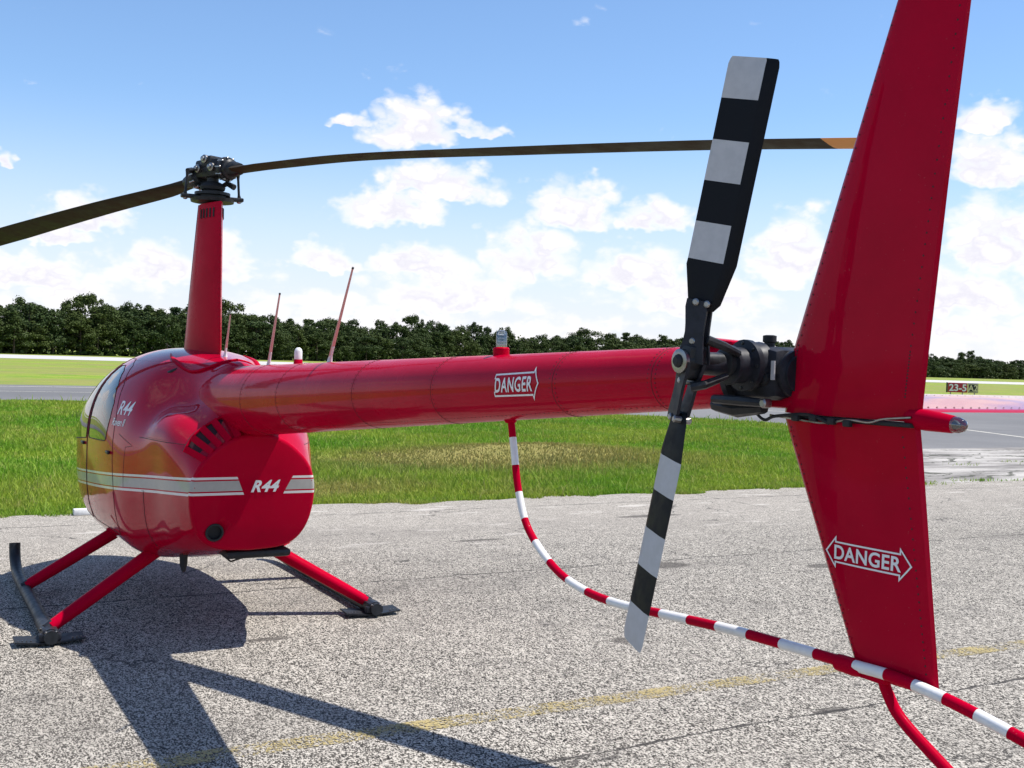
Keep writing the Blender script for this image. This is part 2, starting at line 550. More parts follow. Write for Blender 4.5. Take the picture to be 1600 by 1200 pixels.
class MB:
    def __init__(s):
        s.v = []; s.f = []; s.mi = []

    def face(s, idx, mi=0):
        s.f.append(tuple(idx)); s.mi.append(mi)

    def grid(s, rings, closed=True, cap=True, mi=0, mifun=None):
        """rings: list of lists of points, joined in order"""
        b = len(s.v); n = len(rings[0])
        for rg in rings:
            s.v.extend([tuple(p) for p in rg])
        for i in range(len(rings) - 1):
            for j in range(n if closed else n - 1):
                k = (j + 1) % n
                q = mifun(i, j) if mifun else mi
                s.face((b + i * n + j, b + i * n + k, b + (i + 1) * n + k, b + (i + 1) * n + j), q)
        if cap and closed:
            s.face([b + j for j in range(n)][::-1], mifun(0, 0) if mifun else mi)
            e = b + (len(rings) - 1) * n
            s.face([e + j for j in range(n)], mifun(len(rings) - 2, 0) if mifun else mi)
        return s

    def tube(s, pts, rad, n=12, mi=0, mifun=None, flat=None, cap=True):
        """round tube along a path; flat=(axis vector, factor) squashes the section"""
        pts = [Vector(p) for p in pts]
        if not hasattr(rad, '__len__'): rad = [rad] * len(pts)
        rings = []
        t0 = (pts[1] - pts[0]).normalized()
        ref = Vector((0, 0, 1)) if abs(t0.z) < 0.9 else Vector((1, 0, 0))
        if flat: ref = Vector(flat[0])
        a = (ref - t0 * ref.dot(t0)).normalized()
        for i, p in enumerate(pts):
            if i == 0: t = t0
            elif i == len(pts) - 1: t = (pts[i] - pts[i - 1]).normalized()
            else: t = ((pts[i] - pts[i - 1]).normalized() + (pts[i + 1] - pts[i]).normalized()).normalized()
            a = (a - t * a.dot(t)).normalized()
            b = t.cross(a)
            k = flat[1] if flat else 1.0
            rings.append([p + (a * math.cos(2 * math.pi * j / n) + b * math.sin(2 * math.pi * j / n) * k) * rad[i] for j in range(n)])
        return s.grid(rings, True, cap, mi, mifun)

    def box(s, c, sz, rot=None, bev=0.0, mi=0):
        bm = bmesh.new()
        bmesh.ops.create_cube(bm, size=1.0)
        bmesh.ops.scale(bm, vec=Vector(sz), verts=bm.verts)
        if bev:
            bmesh.ops.bevel(bm, geom=list(bm.edges), offset=bev, segments=2, affect='EDGES', profile=0.5)
        if rot is not None:
            bmesh.ops.rotate(bm, cent=(0, 0, 0), matrix=rot, verts=bm.verts)
        bmesh.ops.translate(bm, vec=Vector(c), verts=bm.verts)
        b = len(s.v)
        bm.verts.index_update()
        s.v.extend([tuple(v.co) for v in bm.verts])
        for f in bm.faces: s.face([b + v.index for v in f.verts], mi)
        bm.free()
        return s

    def lathe(s, base, axis, prof, n=20, mi=0):
        """prof: list of (distance along axis, radius)"""
        ax = Vector(axis).normalized(); base = Vector(base)
        ref = Vector((0, 0, 1)) if abs(ax.z) < 0.9 else Vector((1, 0, 0))
        a = (ref - ax * ref.dot(ax)).normalized(); b = ax.cross(a)
        rings = [[base + ax * d + (a * math.cos(2 * math.pi * j / n) + b * math.sin(2 * math.pi * j / n)) * max(r_, 1e-4) for j in range(n)] for d, r_ in prof]
        return s.grid(rings, True, True, mi)

    def prism(s, poly, thick_axis, lo, hi, mi=0):
        """poly of 2d points extruded along an axis: 'x','y','z'"""
        def P(p, t):
            return {'x': (t, p[0], p[1]), 'y': (p[0], t, p[1]), 'z': (p[0], p[1], t)}[thick_axis]
        rings = [[P(p, lo) for p in poly], [P(p, hi) for p in poly]]
        return s.grid(rings, True, True, mi)

    def xform(s, mt):
        s.v = [tuple(mt @ Vector(p)) for p in s.v]
        return s

    def build(s, name, mats, parent=None, smooth=True, sharp=35.0, fix=True):
        me = bpy.data.meshes.new(name)
        me.from_pydata(s.v, [], s.f)
        if not isinstance(mats, (list, tuple)): mats = [mats]
        for q in mats: me.materials.append(M[q] if isinstance(q, str) else q)
        if len(mats) > 1:
            me.polygons.foreach_set('material_index', s.mi)
        if fix:
            bm = bmesh.new(); bm.from_mesh(me)
            bmesh.ops.recalc_face_normals(bm, faces=bm.faces)
            bm.to_mesh(me); bm.free()
        if smooth:
            me.polygons.foreach_set('use_smooth', [True] * len(me.polygons))
            me.set_sharp_from_angle(angle=R(sharp))
        o = bpy.data.objects.new(name, me)
        COL.objects.link(o)
        o.parent = parent
        return o


def cr(ctrl, t):
    """Catmull-Rom through numpy control rows keyed by first value"""
    ks = [c[0] for c in ctrl]
    if t <= ks[0]: return np.array(ctrl[0][1], float)
    if t >= ks[-1]: return np.array(ctrl[-1][1], float)
    i = max(k for k in range(len(ks)) if ks[k] <= t)
    i = min(i, len(ks) - 2)
    h = ks[i + 1] - ks[i]
    u = (t - ks[i]) / h
    P = lambda k: np.array(ctrl[k][1], float)
    p1, p2 = P(i), P(i + 1)
    m1 = (P(i + 1) - P(i - 1)) / (ks[i + 1] - ks[i - 1]) * h if i > 0 else (p2 - p1)
    m2 = (P(i + 2) - P(i)) / (ks[i + 2] - ks[i]) * h if i + 2 < len(ks) else (p2 - p1)
    u2, u3 = u * u, u * u * u
    return (2 * u3 - 3 * u2 + 1) * p1 + (u3 - 2 * u2 + u) * m1 + (-2 * u3 + 3 * u2) * p2 + (u3 - u2) * m2


def smooth_path(pts, k=8):
    ctrl = [(i, p) for i, p in enumerate(pts)]
    n = (len(pts) - 1) * k
    return [tuple(cr(ctrl, i / k)) for i in range(n + 1)]


def text_verts(body, size, shear=0.0, bold=0.0, spacing=1.0, slices=0):
    cu = bpy.data.curves.new('txt', 'FONT')
    cu.body = body; cu.size = size; cu.shear = shear; cu.offset = bold
    cu.space_character = spacing; cu.align_x = 'CENTER'; cu.align_y = 'CENTER'
    cu.resolution_u = 4; cu.fill_mode = 'FRONT'
    ob = bpy.data.objects.new('txt', cu)
    COL.objects.link(ob)
    dg = bpy.context.evaluated_depsgraph_get()
    me = bpy.data.meshes.new_from_object(ob.evaluated_get(dg))
    bpy.data.objects.remove(ob)
    bm = bmesh.new(); bm.from_mesh(me)
    bpy.data.meshes.remove(me)
    bmesh.ops.remove_doubles(bm, verts=bm.verts, dist=1e-5)
    if slices:
        ys = [v.co.y for v in bm.verts]; xs = [v.co.x for v in bm.verts]
        for q in range(1, slices):
            for lo, hi, nrm in ((min(ys), max(ys), (0, 1, 0)), (min(xs), max(xs), (1, 0, 0))):
                c = lo + (hi - lo) * q / slices
                bmesh.ops.bisect_plane(bm, geom=bm.verts[:] + bm.edges[:] + bm.faces[:], plane_co=Vector(nrm) * c, plane_no=nrm)
    bm.verts.index_update()
    vs = [tuple(v.co) for v in bm.verts]
    fs = [tuple(v.index for v in f.verts) for f in bm.faces]
    bm.free()
    xs = [v[0] for v in vs]; ys = [v[1] for v in vs]
    cx, cy = (min(xs) + max(xs)) / 2, (min(ys) + max(ys)) / 2
    return [(v[0] - cx, v[1] - cy) for v in vs], fs


def stroke(pts, w, close=False, sub=6):
    """flat outline stroke in 2d, mitred"""
    P = [Vector(p) for p in pts]
    n = len(P)
    vs, fs = [], []
    seg = n if close else n - 1
    nr = []
    for i in range(n):
        ds = []
        if i > 0 or close: ds.append((P[i] - P[i - 1]).normalized())
        if i < n - 1 or close: ds.append((P[(i + 1) % n] - P[i]).normalized())
        ns = [Vector((-d.y, d.x)) for d in ds]
        s_ = sum(ns, Vector((0, 0)))
        s_.normalize()
        nr.append(s_ / max(0.4, s_.dot(ns[0])))
    for i in range(seg):
        j = (i + 1) % n
        for q in range(sub):
            a, b = q / sub, (q + 1) / sub
            k = len(vs)
            for t, sg in ((a, 1), (b, 1), (b, -1), (a, -1)):
                c = P[i].lerp(P[j], t); nn = nr[i].lerp(nr[j], t)
                vs.append(tuple(c + nn * w * 0.5 * sg))
            fs.append((k, k + 1, k + 2, k + 3))
    return vs, fs


def flat_obj(name, parts, mp, m_, parent):
    b = MB()
    for vs, fs in parts:
        k = len(b.v)
        b.v.extend([tuple(mp(x, y)) for x, y in vs])
        for f in fs: b.face([k + i for i in f])
    return b.build(name, m_, parent, smooth=False, fix=False)


# ------------------------------------------------------------------ the ground
def sheet(name, poly, z, m_, **k):
    b = MB()
    b.v = [(x, y, z) for x, y in poly]
    b.face(range(len(poly)))
    o = b.build(name, m_, None, smooth=False, fix=False)
    for p in o.data.polygons:
        if p.normal.z < 0: p.flip()
    o['kind'] = 'structure'
    return o


rng = random.Random(4)


def mound(x, y):
    d2 = ((x - 11.3) / 1.7) ** 2 + ((y + 9.2) / 2.6) ** 2
    return 0.24 * math.exp(-d2)


# grass ground to the horizon, finer where the mound is
b = MB()
xs = [-3000, -1000, -300, -80, 4.5] + [5 + 0.5 * i for i in range(1, 36)] + [26, 35, 60, 150, 400, 1200, 4500]
ys = [-4500, -1500, -600, -200, -80, -40, -25] + [-18 + 0.6 * i for i in range(32)] + [5, 20, 60, 200, 800, 3000]
for x in xs:
    for y in ys:
        b.v.append((x, y, -0.03 + mound(x, y)))
for i in range(len(xs) - 1):
    for j in range(len(ys) - 1):
        n = len(ys)
        b.face((i * n + j, (i + 1) * n + j, (i + 1) * n + j + 1, i * n + j + 1))
gr = b.build('ground', 'ground', None, smooth=True, fix=False)
gr['kind'] = 'structure'

edge = []
yy = 60.0
while yy > -11.5:
    edge.append((5.22 + 0.07 * math.sin(yy * 1.7) + 0.05 * math.sin(yy * 4.1 + 1) + rng.uniform(-0.05, 0.05), yy))
    yy -= 0.35 if yy < 8 else 3.0
apron_poly = [(-60, 60)] + edge + [(5.30, -11.9), (5.12, -12.6), (5.1, -14), (5.15, -20), (5.1, -60), (-60, -60)]
sheet('apron', apron_poly, 0.0, 'apron')
sheet('old_concrete', [(5.10, -11.8), (6.4, -12.7), (8.5, -14.6), (11.3, -17.5), (11.3, -60), (5.06, -60), (5.06, -14)], -0.004, 'old')
taxi_poly = [(34.0, 90), (34.0, 2), (33.0, -5), (30.5, -13), (27, -20), (24, -23.2), (20.5, -24.4), (17, -22.8), (14, -20.2), (11.25, -17.4), (11.25, -60), (11.25, -90), (50, -90), (50, 90)]
sheet('taxiway', taxi_poly, -0.008, 'taxi')
sheet('runway', [(166, 900), (166, -1200), (232, -1200), (232, 900)], -0.008, 'runway')
# painted lines
def line_sheet(name, pts, w, z, m_):
    vs, fs = stroke(pts, w, False, 4)
    b = MB()
    b.v = [(x, y, z) for x, y in vs]
    for f in fs: b.face(f)
    o = b.build(name, m_, None, smooth=False, fix=False)
    for p in o.data.polygons:
        if p.normal.z < 0: p.flip()
    o['kind'] = 'structure'
    return o


line_sheet('yellow_apron_line', [(-2.93, 40), (-2.93, 0.5), (-2.96, -2.7), (-3.03, -5), (-3.1, -30)], 0.16, 0.004, 'yline')
line_sheet('taxiway_edge_line', [(47.6, 80), (47.6, -80)], 0.30, -0.004, 'wline')
line_sheet('taxiway_centre_line', [(42.0, 60), (42, 5), (41, -14), (37.5, -25), (32.7, -31.5), (28.3, -33.2), (23, -32.8), (18.3, -30.6), (14.5, -28.9), (12.0, -27.8)], 0.16, -0.004, 'wline')

# ------------------------------------------------------------------ grass blades on the near field
def in_field(x, y):
    e = 5.22 + 0.07 * np.sin(y * 1.7) + 0.05 * np.sin(y * 4.1 + 1)
    rag = 0.10 * np.sin(y * 2.9 + 0.7) + 0.07 * np.sin(y * 7.3) + 0.05 * np.sin(y * 13.1 + 2)
    ok = x > e - 0.05 - np.clip(rag, -0.1, 0.3)
    # right boundary follows the fillet
    bx = np.interp(-y, [-90, -2, 5, 13, 20, 23.2, 24.4], [34, 34, 33, 30.5, 27, 24, 20.5])
    ok &= x < bx
    lb = np.interp(x, [5, 6.4, 8.5, 11.3, 14, 17, 20.5], [-11.8, -12.7, -14.6, -17.5, -20.2, -22.8, -24.4])
    ok &= y > lb
    return ok


nr = np.random.default_rng(7)
N = 520000
# density falls with distance from the camera side
x = 4.95 + 30.0 * nr.random(N) ** 1.9
y = nr.uniform(-25.0, 3.5, N)
# only the wedge the field takes in view, with margin
cx, cy = x + 8.087, y - 1.981
dd = cx * fw.x + cy * fw.y
ss = cx * rt.x + cy * rt.y
ok = in_field(x, y) & (np.abs(ss) < dd * 0.60)
mo = 0.24 * np.exp(-(((x - 11.3) / 1.7) ** 2 + ((y + 9.2) / 2.6) ** 2))
bald = np.exp(-(((x - 10.9) / 1.5) ** 2 + ((y + 9.0) / 2.4) ** 2))
ok &= nr.random(N) > bald * 0.55
x, y, mo, dd = x[ok], y[ok], mo[ok], dd[ok]
n = len(x)
ed = x - 5.3
h = nr.uniform(0.035, 0.12, n) * (1 + 0.35 * np.sin(x * 0.9 + 1.3 * np.sin(y * 0.7))) * (1 - 0.45 * np.exp(-(((x - 10.9) / 2.0) ** 2 + ((y + 9.0) / 3.0) ** 2)))
h *= np.where(ed < 0.5, 1.15, 1.0)
tall = nr.random(n) < 0.012
h = np.where(tall, h * 2.4, h)
w = nr.uniform(0.0045, 0.009, n) * np.clip(dd / 14.0, 1.0, 2.6)
a = nr.uniform(0, 2 * np.pi, n)
le = nr.uniform(0.15, 0.75, n) * h
la = nr.uniform(0, 2 * np.pi, n)
z0 = mo - 0.035
V = np.empty((n, 5, 3))
ca, sa = np.cos(a) * w, np.sin(a) * w
V[:, 0] = np.stack([x - ca, y - sa, z0], 1)
V[:, 1] = np.stack([x + ca, y + sa, z0], 1)
mx_, my_ = x + np.cos(la) * le * 0.3, y + np.sin(la) * le * 0.3
V[:, 2] = np.stack([mx_ + ca * .8, my_ + sa * .8, z0 + h * 0.6], 1)
V[:, 3] = np.stack([mx_ - ca * .8, my_ - sa * .8, z0 + h * 0.6], 1)
V[:, 4] = np.stack([x + np.cos(la) * le, y + np.sin(la) * le, z0 + h], 1)
me = bpy.data.meshes.new('grass')
me.vertices.add(n * 5)
me.vertices.foreach_set('co', V.ravel())
base = (np.arange(n) * 5)[:, None]
loops = np.concatenate([base + np.array([[0, 1, 2, 3]]), base + np.array([[3, 2, 4]])], 1).ravel()
me.loops.add(len(loops))
me.loops.foreach_set('vertex_index', loops)
me.polygons.add(n * 2)
st = np.stack([np.arange(n) * 7, np.arange(n) * 7 + 4], 1).ravel()
me.polygons.foreach_set('loop_start', st)
me.update(calc_edges=True)
me.materials.append(M['blades'])
go = bpy.data.objects.new('grass', me)
COL.objects.link(go)
tag(go, 'long green and dry grass between the apron and the taxiway', 'grass', kind='stuff')

# ------------------------------------------------------------------ the wood beyond the runway
def crown_mesh(seed, H, Wd, kind):
    r = np.random.default_rng(seed)
    vs, fs = [], []
    clumps = []
    nc = 46
    lean = r.normal(size=2) * 0.5
    for i in range(nc):
        t = r.random() ** 0.62
        zc = H * (0.07 + 0.84 * t)
        if kind == 0: prof = math.sin(math.pi * min(1, 0.22 + 0.66 * t)) ** 0.55
        elif kind == 1: prof = (1 - t) ** 0.55 * 0.85 + 0.20
        else: prof = math.sin(math.pi * min(1, 0.14 + 0.66 * t)) ** 0.65
        a_ = r.uniform(0, 2 * math.pi)
        rad = Wd * 0.5 * prof * math.sqrt(r.uniform(0.15, 1.0)) * r.uniform(0.8, 1.15)
        clumps.append((rad * math.cos(a_) + lean[0] * t, rad * math.sin(a_) + lean[1] * t, zc, r.uniform(0.10, 0.21) * Wd * (1.1 - 0.45 * t)))
    for k in range(4):
        clumps.append((r.normal() * 0.09 * Wd, r.normal() * 0.09 * Wd, H * r.uniform(0.84, 0.95), r.uniform(0.08, 0.14) * Wd))
    for (cx_, cy_, cz_, cr_) in clumps:
        for k in range(int(46 + 70 * cr_)):
            d = r.normal(size=3); d /= np.linalg.norm(d)
            if d[2] < -0.5: d[2] *= -1
            rr = cr_ * (r.uniform(0.45, 1.0) if r.random() < 0.8 else r.uniform(1.0, 1.35))
            p = np.array([cx_, cy_, cz_]) + d * rr * np.array([1, 1, 0.88])
            nrm = d + r.normal(size=3) * 0.7
            nrm /= np.linalg.norm(nrm)
            u_ = np.cross(nrm, r.normal(size=3)); u_ /= np.linalg.norm(u_)
            v_ = np.cross(nrm, u_)
            s1, s2 = r.uniform(0.09, 0.24), r.uniform(0.08, 0.18)
            k0 = len(vs)
            for qa, qb in ((-1, -.6), (.7, -1), (1, .7), (-.5, 1)):
                vs.append(tuple(p + u_ * s1 * qa + v_ * s2 * qb))
            fs.append((k0, k0 + 1, k0 + 2, k0 + 3))
    me_ = bpy.data.meshes.new('crown')
    me_.from_pydata(vs, [], fs)
    me_.materials.append(M['leaf'])
    return me_


def trunk_mesh(seed, H):
    r = random.Random(seed)
    b_ = MB()
    pts = [(r.uniform(-.15, .15) * i / 4, r.uniform(-.15, .15) * i / 4, H * 0.9 * i / 5 - 0.3 * (i == 0)) for i in range(6)]
    b_.tube(pts, [0.24, 0.20, 0.17, 0.13, 0.09, 0.03], 7)
    for i in range(6):
        z_ = H * r.uniform(0.3, 0.8); a_ = r.uniform(0, 6.28)
        q_ = 0.9 + r.random() * 1.1
        b_.tube([(0, 0, z_), (math.cos(a_) * q_ * .6, math.sin(a_) * q_ * .6, z_ + .4), (math.cos(a_) * q_, math.sin(a_) * q_, z_ + 1.0)], [0.08, 0.05, 0.02], 5)
    o_ = b_.build('trunk', 'bark')
    me_ = o_.data
    bpy.data.objects.remove(o_)
    return me_


VAR = []
for i in range(10):
    H = 12.0
    kd = (0, 1, 2)[i % 3]
    VAR.append((crown_mesh(100 + i, H, (8.6, 6.4, 9.4)[kd], kd), trunk_mesh(200 + i, H)))
# front line of the wood, given as ground points from left to right
front = [(0, (236, 60)), (1, (239.7, 5.6)), (2, (255, -18)), (3, (287, -83)), (4, (341, -192)), (5, (358, -327)), (6, (448, -619)), (7, (455, -1000))]
samples = [cr(front, q / 40.0) for q in range(7 * 40 + 1)]
cum = [0.0]
for i in range(1, len(samples)):
    cum.append(cum[-1] + float(np.linalg.norm(samples[i] - samples[i - 1])))
tot = cum[-1]


def at_len(s_):
    i = int(np.searchsorted(cum, s_))
    i = max(1, min(i, len(samples) - 1))
    t = (s_ - cum[i - 1]) / max(1e-6, cum[i] - cum[i - 1])
    p_ = samples[i - 1] * (1 - t) + samples[i] * t
    d_ = samples[i] - samples[i - 1]
    d_ = d_ / np.linalg.norm(d_)
    return p_, d_


rt_ = random.Random(21)
ntree = 0
camp = np.array([-8.09, 1.98])


def visible(P_):
    c_ = P_ - camp
    dd_ = c_[0] * fw.x + c_[1] * fw.y
    ss_ = c_[0] * rt.x + c_[1] * rt.y
    return abs(ss_) < dd_ * 0.52


s_ = 0.0
spots = []
for row, (off, hs, gap) in enumerate(((0.0, 0.74, 5.4), (5.5, 0.90, 5.6), (11.0, 1.03, 6.2))):
    s_ = 0.0
    while s_ < tot:
        p_, d_ = at_len(s_)
        nn_ = np.array([-d_[1], d_[0]])
        if nn_[0] < 0: nn_ = -nn_
        P_ = p_ + nn_ * (off + rt_.uniform(-1.8, 1.8))
        dist = float(np.linalg.norm(P_ - camp))
        if visible(P_):
            roll = 1 + 0.10 * math.sin(s_ / 17.0) + 0.07 * math.sin(s_ / 6.3 + 2)
            spots.append((P_, hs * rt_.uniform(0.80, 1.12) * roll, dist))
        s_ += gap * rt_.uniform(0.7, 1.3) * (1.0 if dist < 330 else 1.35 if dist < 480 else 2.0)
print('trees', len(spots))
spots.sort(key=lambda q: q[2])
for P_, hh, dist in spots[:300]:
    cm_, tm_ = VAR[rt_.randrange(len(VAR))]
    e_ = empty('pine_tree', (P_[0], P_[1], -0.03))
    e_.rotation_euler = (0, 0, rt_.uniform(0, 6.28))
    w_ = rt_.uniform(0.9, 1.2) * (1.25 if dist > 420 else 1.0)
    e_.scale = (w_, w_, hh * 1.08)
    c_ = P_ - camp
    px_ = 800 + 1741 * (c_[0] * rt.x + c_[1] * rt.y) / (c_[0] * fw.x + c_[1] * fw.y)
    where = ('left of the cabin', 'behind the mast', 'behind the antennas', 'behind the beacon', 'behind the tail rotor', 'right of the tail fin')[
        0 if px_ < 200 else 1 if px_ < 400 else 2 if px_ < 600 else 3 if px_ < 900 else 4 if px_ < 1300 else 5]
    tag(e_, 'dark green tree of the far wood, ' + where, 'tree', 'far wood ' + where)
    for nm, q_ in (('crown', cm_), ('trunk', tm_)):
        c_ = bpy.data.objects.new(nm, q_)
        COL.objects.link(c_)
        c_.parent = e_
# dark undergrowth and the depth of the wood behind the front trees
r = np.random.default_rng(5)
vs, fs = [], []
for k in range(42000):
    s_ = r.random() * tot
    p_, d_ = at_len(s_)
    nn_ = np.array([-d_[1], d_[0]])
    if nn_[0] < 0: nn_ = -nn_
    depth = r.uniform(-1.5, 20.0)
    P_ = p_ + nn_ * depth
    if not visible(P_): continue
    dist = np.linalg.norm(P_ - camp)
    top = 4.0 if depth < 4 else (6.5 if depth < 9 else 10.5)
    c0 = np.array([P_[0], P_[1], top * r.random() ** 1.5])
    for q in range(2):
        nrm = r.normal(size=3); nrm[0] -= 1.0; nrm[2] += 0.6; nrm /= np.linalg.norm(nrm)
        u_ = np.cross(nrm, r.normal(size=3)); u_ /= np.linalg.norm(u_)
        v_ = np.cross(nrm, u_)
        sz = r.uniform(0.16, 0.36) * (1 + dist / 700)
        c1 = c0 + r.normal(size=3) * 0.5
        k0 = len(vs)
        for qa, qb in ((-1, -.6), (.7, -1), (1, .7), (-.5, 1)):
            vs.append(tuple(c1 + u_ * sz * qa + v_ * sz * qb))
        fs.append((k0, k0 + 1, k0 + 2, k0 + 3))
me = bpy.data.meshes.new('undergrowth')
me.from_pydata(vs, [], fs)
me.materials.append(M['leaf'])
uo = bpy.data.objects.new('undergrowth', me)
COL.objects.link(uo)
tag(uo, 'dark undergrowth filling the wood beyond the runway', 'undergrowth', kind='stuff')

# ------------------------------------------------------------------ the helicopter
heli = empty('helicopter', (0, 0, 0))
tag(heli, 'red helicopter with white side stripe and striped tail rotor parked on the apron', 'helicopter')


def superell(zt, zb, zm, w, nu, nl, n=41):
    out = []
    for i in range(n):
        th = math.pi * i / (n - 1)
        sn, cs = math.sin(th), math.cos(th)
        k = nu if cs >= 0 else nl
        y_ = w * abs(sn) ** (2 / k)
        z_ = zm + ((zt - zm) if cs >= 0 else (zm - zb)) * math.copysign(abs(cs) ** (2 / k), cs)
        out.append((y_, z_))
    return resample(out, n)


def resample(pts, n):
    P = np.array(pts, float)
    d = np.r_[0, np.cumsum(np.linalg.norm(np.diff(P, axis=0), axis=1))]
    t = np.linspace(0, d[-1], n)
    return np.stack([np.interp(t, d, P[:, 0]), np.interp(t, d, P[:, 1])], 1)


def expl(pts, n=41):
    sp = smooth_path(pts, 10)
    q = resample(sp, n)
    q[:, 0] = np.maximum(q[:, 0], 0)
    return q


SEC = [
    (-1.27, expl([(0, 1.385), (.10, 1.372), (.19, 1.335), (.27, 1.275), (.335, 1.205), (.378, 1.12), (.395, 1.02), (.388, .90), (.355, .785), (.29, .70), (.19, .655), (0, .64)])),
    (-1.12, expl([(0, 1.57), (.09, 1.55), (.17, 1.50), (.25, 1.43), (.33, 1.355), (.39, 1.26), (.42, 1.13), (.42, .93), (.395, .77), (.325, .675), (.22, .63), (0, .615)])),
    (-.9, expl([(0, 1.80), (.09, 1.775), (.16, 1.69), (.20, 1.585), (.265, 1.505), (.375, 1.455), (.455, 1.345), (.477, 1.18), (.46, .95), (.435, .75), (.37, .63), (.25, .59), (0, .575)])),
    (-.7, expl([(0, 1.828), (.10, 1.805), (.19, 1.72), (.235, 1.60), (.30, 1.52), (.42, 1.468), (.497, 1.35), (.510, 1.18), (.495, .95), (.47, .73), (.40, .60), (.28, .545), (0, .53)])),
    (-.5, expl([(0, 1.848), (.12, 1.83), (.23, 1.745), (.315, 1.62), (.39, 1.52), (.48, 1.42), (.54, 1.29), (.555, 1.15), (.55, .95), (.52, .71), (.44, .57), (.3, .51), (0, .495)])),
    (-.2, expl([(0, 1.875), (.16, 1.86), (.32, 1.80), (.44, 1.69), (.53, 1.54), (.595, 1.37), (.632, 1.16), (.632, .9), (.60, .67), (.52, .53), (.37, .455), (0, .435)])),
    (.2, superell(1.90, .42, 1.15, .685, 2.4, 3.6)),
    (.7, superell(1.895, .415, 1.15, .702, 2.4, 3.8)),
    (1.2, superell(1.81, .42, 1.13, .70, 2.4, 3.6)),
    (1.6, superell(1.645, .455, 1.09, .652, 2.35, 3.2)),
    (1.95, superell(1.40, .54, 1.0, .505, 2.25, 2.8)),
    (2.2, superell(1.20, .65, .95, .31, 2.1, 2.4)),
    (2.33, superell(1.07, .76, .93, .14, 2, 2.2)),
    (2.37, superell(.97, .87, .92, .03, 2, 2)),
]
ctrl = [(x_, s_.ravel()) for x_, s_ in SEC]
NX = 110
bx_ = [(-1.27 + (2.37 + 1.27) * (1 - (1 - i / NX) ** 1.0)) for i in range(NX + 1)]
bx_ = sorted(set(round(v, 4) for v in bx_ + [2.30, 2.33, 2.35, 2.36, -1.26]))
rings = []
for x_ in bx_:
    h_ = cr(ctrl, x_).reshape(-1, 2)
    h_[:, 0] = np.maximum(h_[:, 0], 0)
    h_[0, 0] = h_[-1, 0] = 0
    w_ = max(0.0, min(1.0, (-x_ - .85) / .42)) ** 1.5
    sx_ = lambda z_: x_ + w_ * .13 * max(0.0, 1.38 - z_)
    rg = [(sx_(q[1]), q[0], q[1]) for q in h_] + [(sx_(q[1]), -q[0], q[1]) for q in h_[1:-1][::-1]]
    rings.append(rg)
b = MB()
b.grid(rings, True, False)
bm = bmesh.new()
bvv = [bm.verts.new(p) for p in b.v]
for f in b.f:
    bm.faces.new([bvv[i] for i in f])
bm.faces.new([bvv[-len(rings[0]) + i] for i in range(len(rings[0]))])
bmesh.ops.recalc_face_normals(bm, faces=bm.faces)
body_tree = BVHTree.FromBMesh(bm)

WIN = {
    'rear_window': [(.125, 1.232), (.67, 1.215), (.70, 1.24), (.712, 1.58), (.70, 1.70), (.66, 1.755), (.52, 1.76), (.36, 1.72), (.20, 1.62), (.105, 1.50), (.085, 1.40), (.105, 1.25)],
    'front_window': [(.80, 1.205), (1.50, 1.15), (1.56, 1.165), (1.585, 1.23), (1.50, 1.44), (1.36, 1.60), (1.18, 1.71), (1.0, 1.76), (.83, 1.77), (.80, 1.73), (.785, 1.23)],
}
DOOR = {
    'rear_door': [(-.08, .60), (.68, .60), (.735, .64), (.742, 1.77), (.68, 1.81), (.48, 1.81), (.28, 1.76), (.10, 1.63), (-.02, 1.40), (-.10, .95), (-.11, .66)],
    'front_door': [(.81, .60), (1.42, .62), (1.58, .72), (1.66, .95), (1.645, 1.22), (1.55, 1.47), (1.39, 1.65), (1.18, 1.765), (.96, 1.815), (.80, 1.82), (.762, 1.78), (.755, .66)],
}
SHIELD = [(1.70, 1.12), (2.26, 1.00), (2.36, 1.02), (2.40, 1.15), (1.55, 1.75), (1.42, 1.72)]


def ccw(p):
    a_ = sum(p[i][0] * p[(i + 1) % len(p)][1] - p[(i + 1) % len(p)][0] * p[i][1] for i in range(len(p)))
    return p if a_ > 0 else p[::-1]


def inside(p, x_, z_):
    for i in range(len(p)):
        a_, c_ = p[i], p[(i + 1) % len(p)]
        if (c_[0] - a_[0]) * (z_ - a_[1]) - (c_[1] - a_[1]) * (x_ - a_[0]) < 0: return False
    return True


def bbox(p, mg):
    return min(q[0] for q in p) - mg, max(q[0] for q in p) + mg, min(q[1] for q in p) - mg, max(q[1] for q in p) + mg


def cut(poly):
    poly = ccw(poly)
    x0, x1, z0_, z1 = bbox(poly, 0.05)
    for i in range(len(poly)):
        a_, c_ = poly[i], poly[(i + 1) % len(poly)]
        lx0, lx1 = min(a_[0], c_[0]) - .05, max(a_[0], c_[0]) + .05
        lz0, lz1 = min(a_[1], c_[1]) - .05, max(a_[1], c_[1]) + .05
        fsel = [f for f in bm.faces if any(lx0 < v.co.x < lx1 and lz0 < v.co.z < lz1 for v in f.verts)]
        geo = set(fsel)
        for f in fsel:
            geo.update(f.verts); geo.update(f.edges)
        nrm = Vector((-(c_[1] - a_[1]), 0, c_[0] - a_[0])).normalized()
        bmesh.ops.bisect_plane(bm, geom=list(geo), plane_co=(a_[0], 0, a_[1]), plane_no=nrm, dist=1e-5)
    return poly


for d_ in (DOOR, WIN):
    for k_ in d_: d_[k_] = cut(d_[k_])
SHIELD = cut(SHIELD)
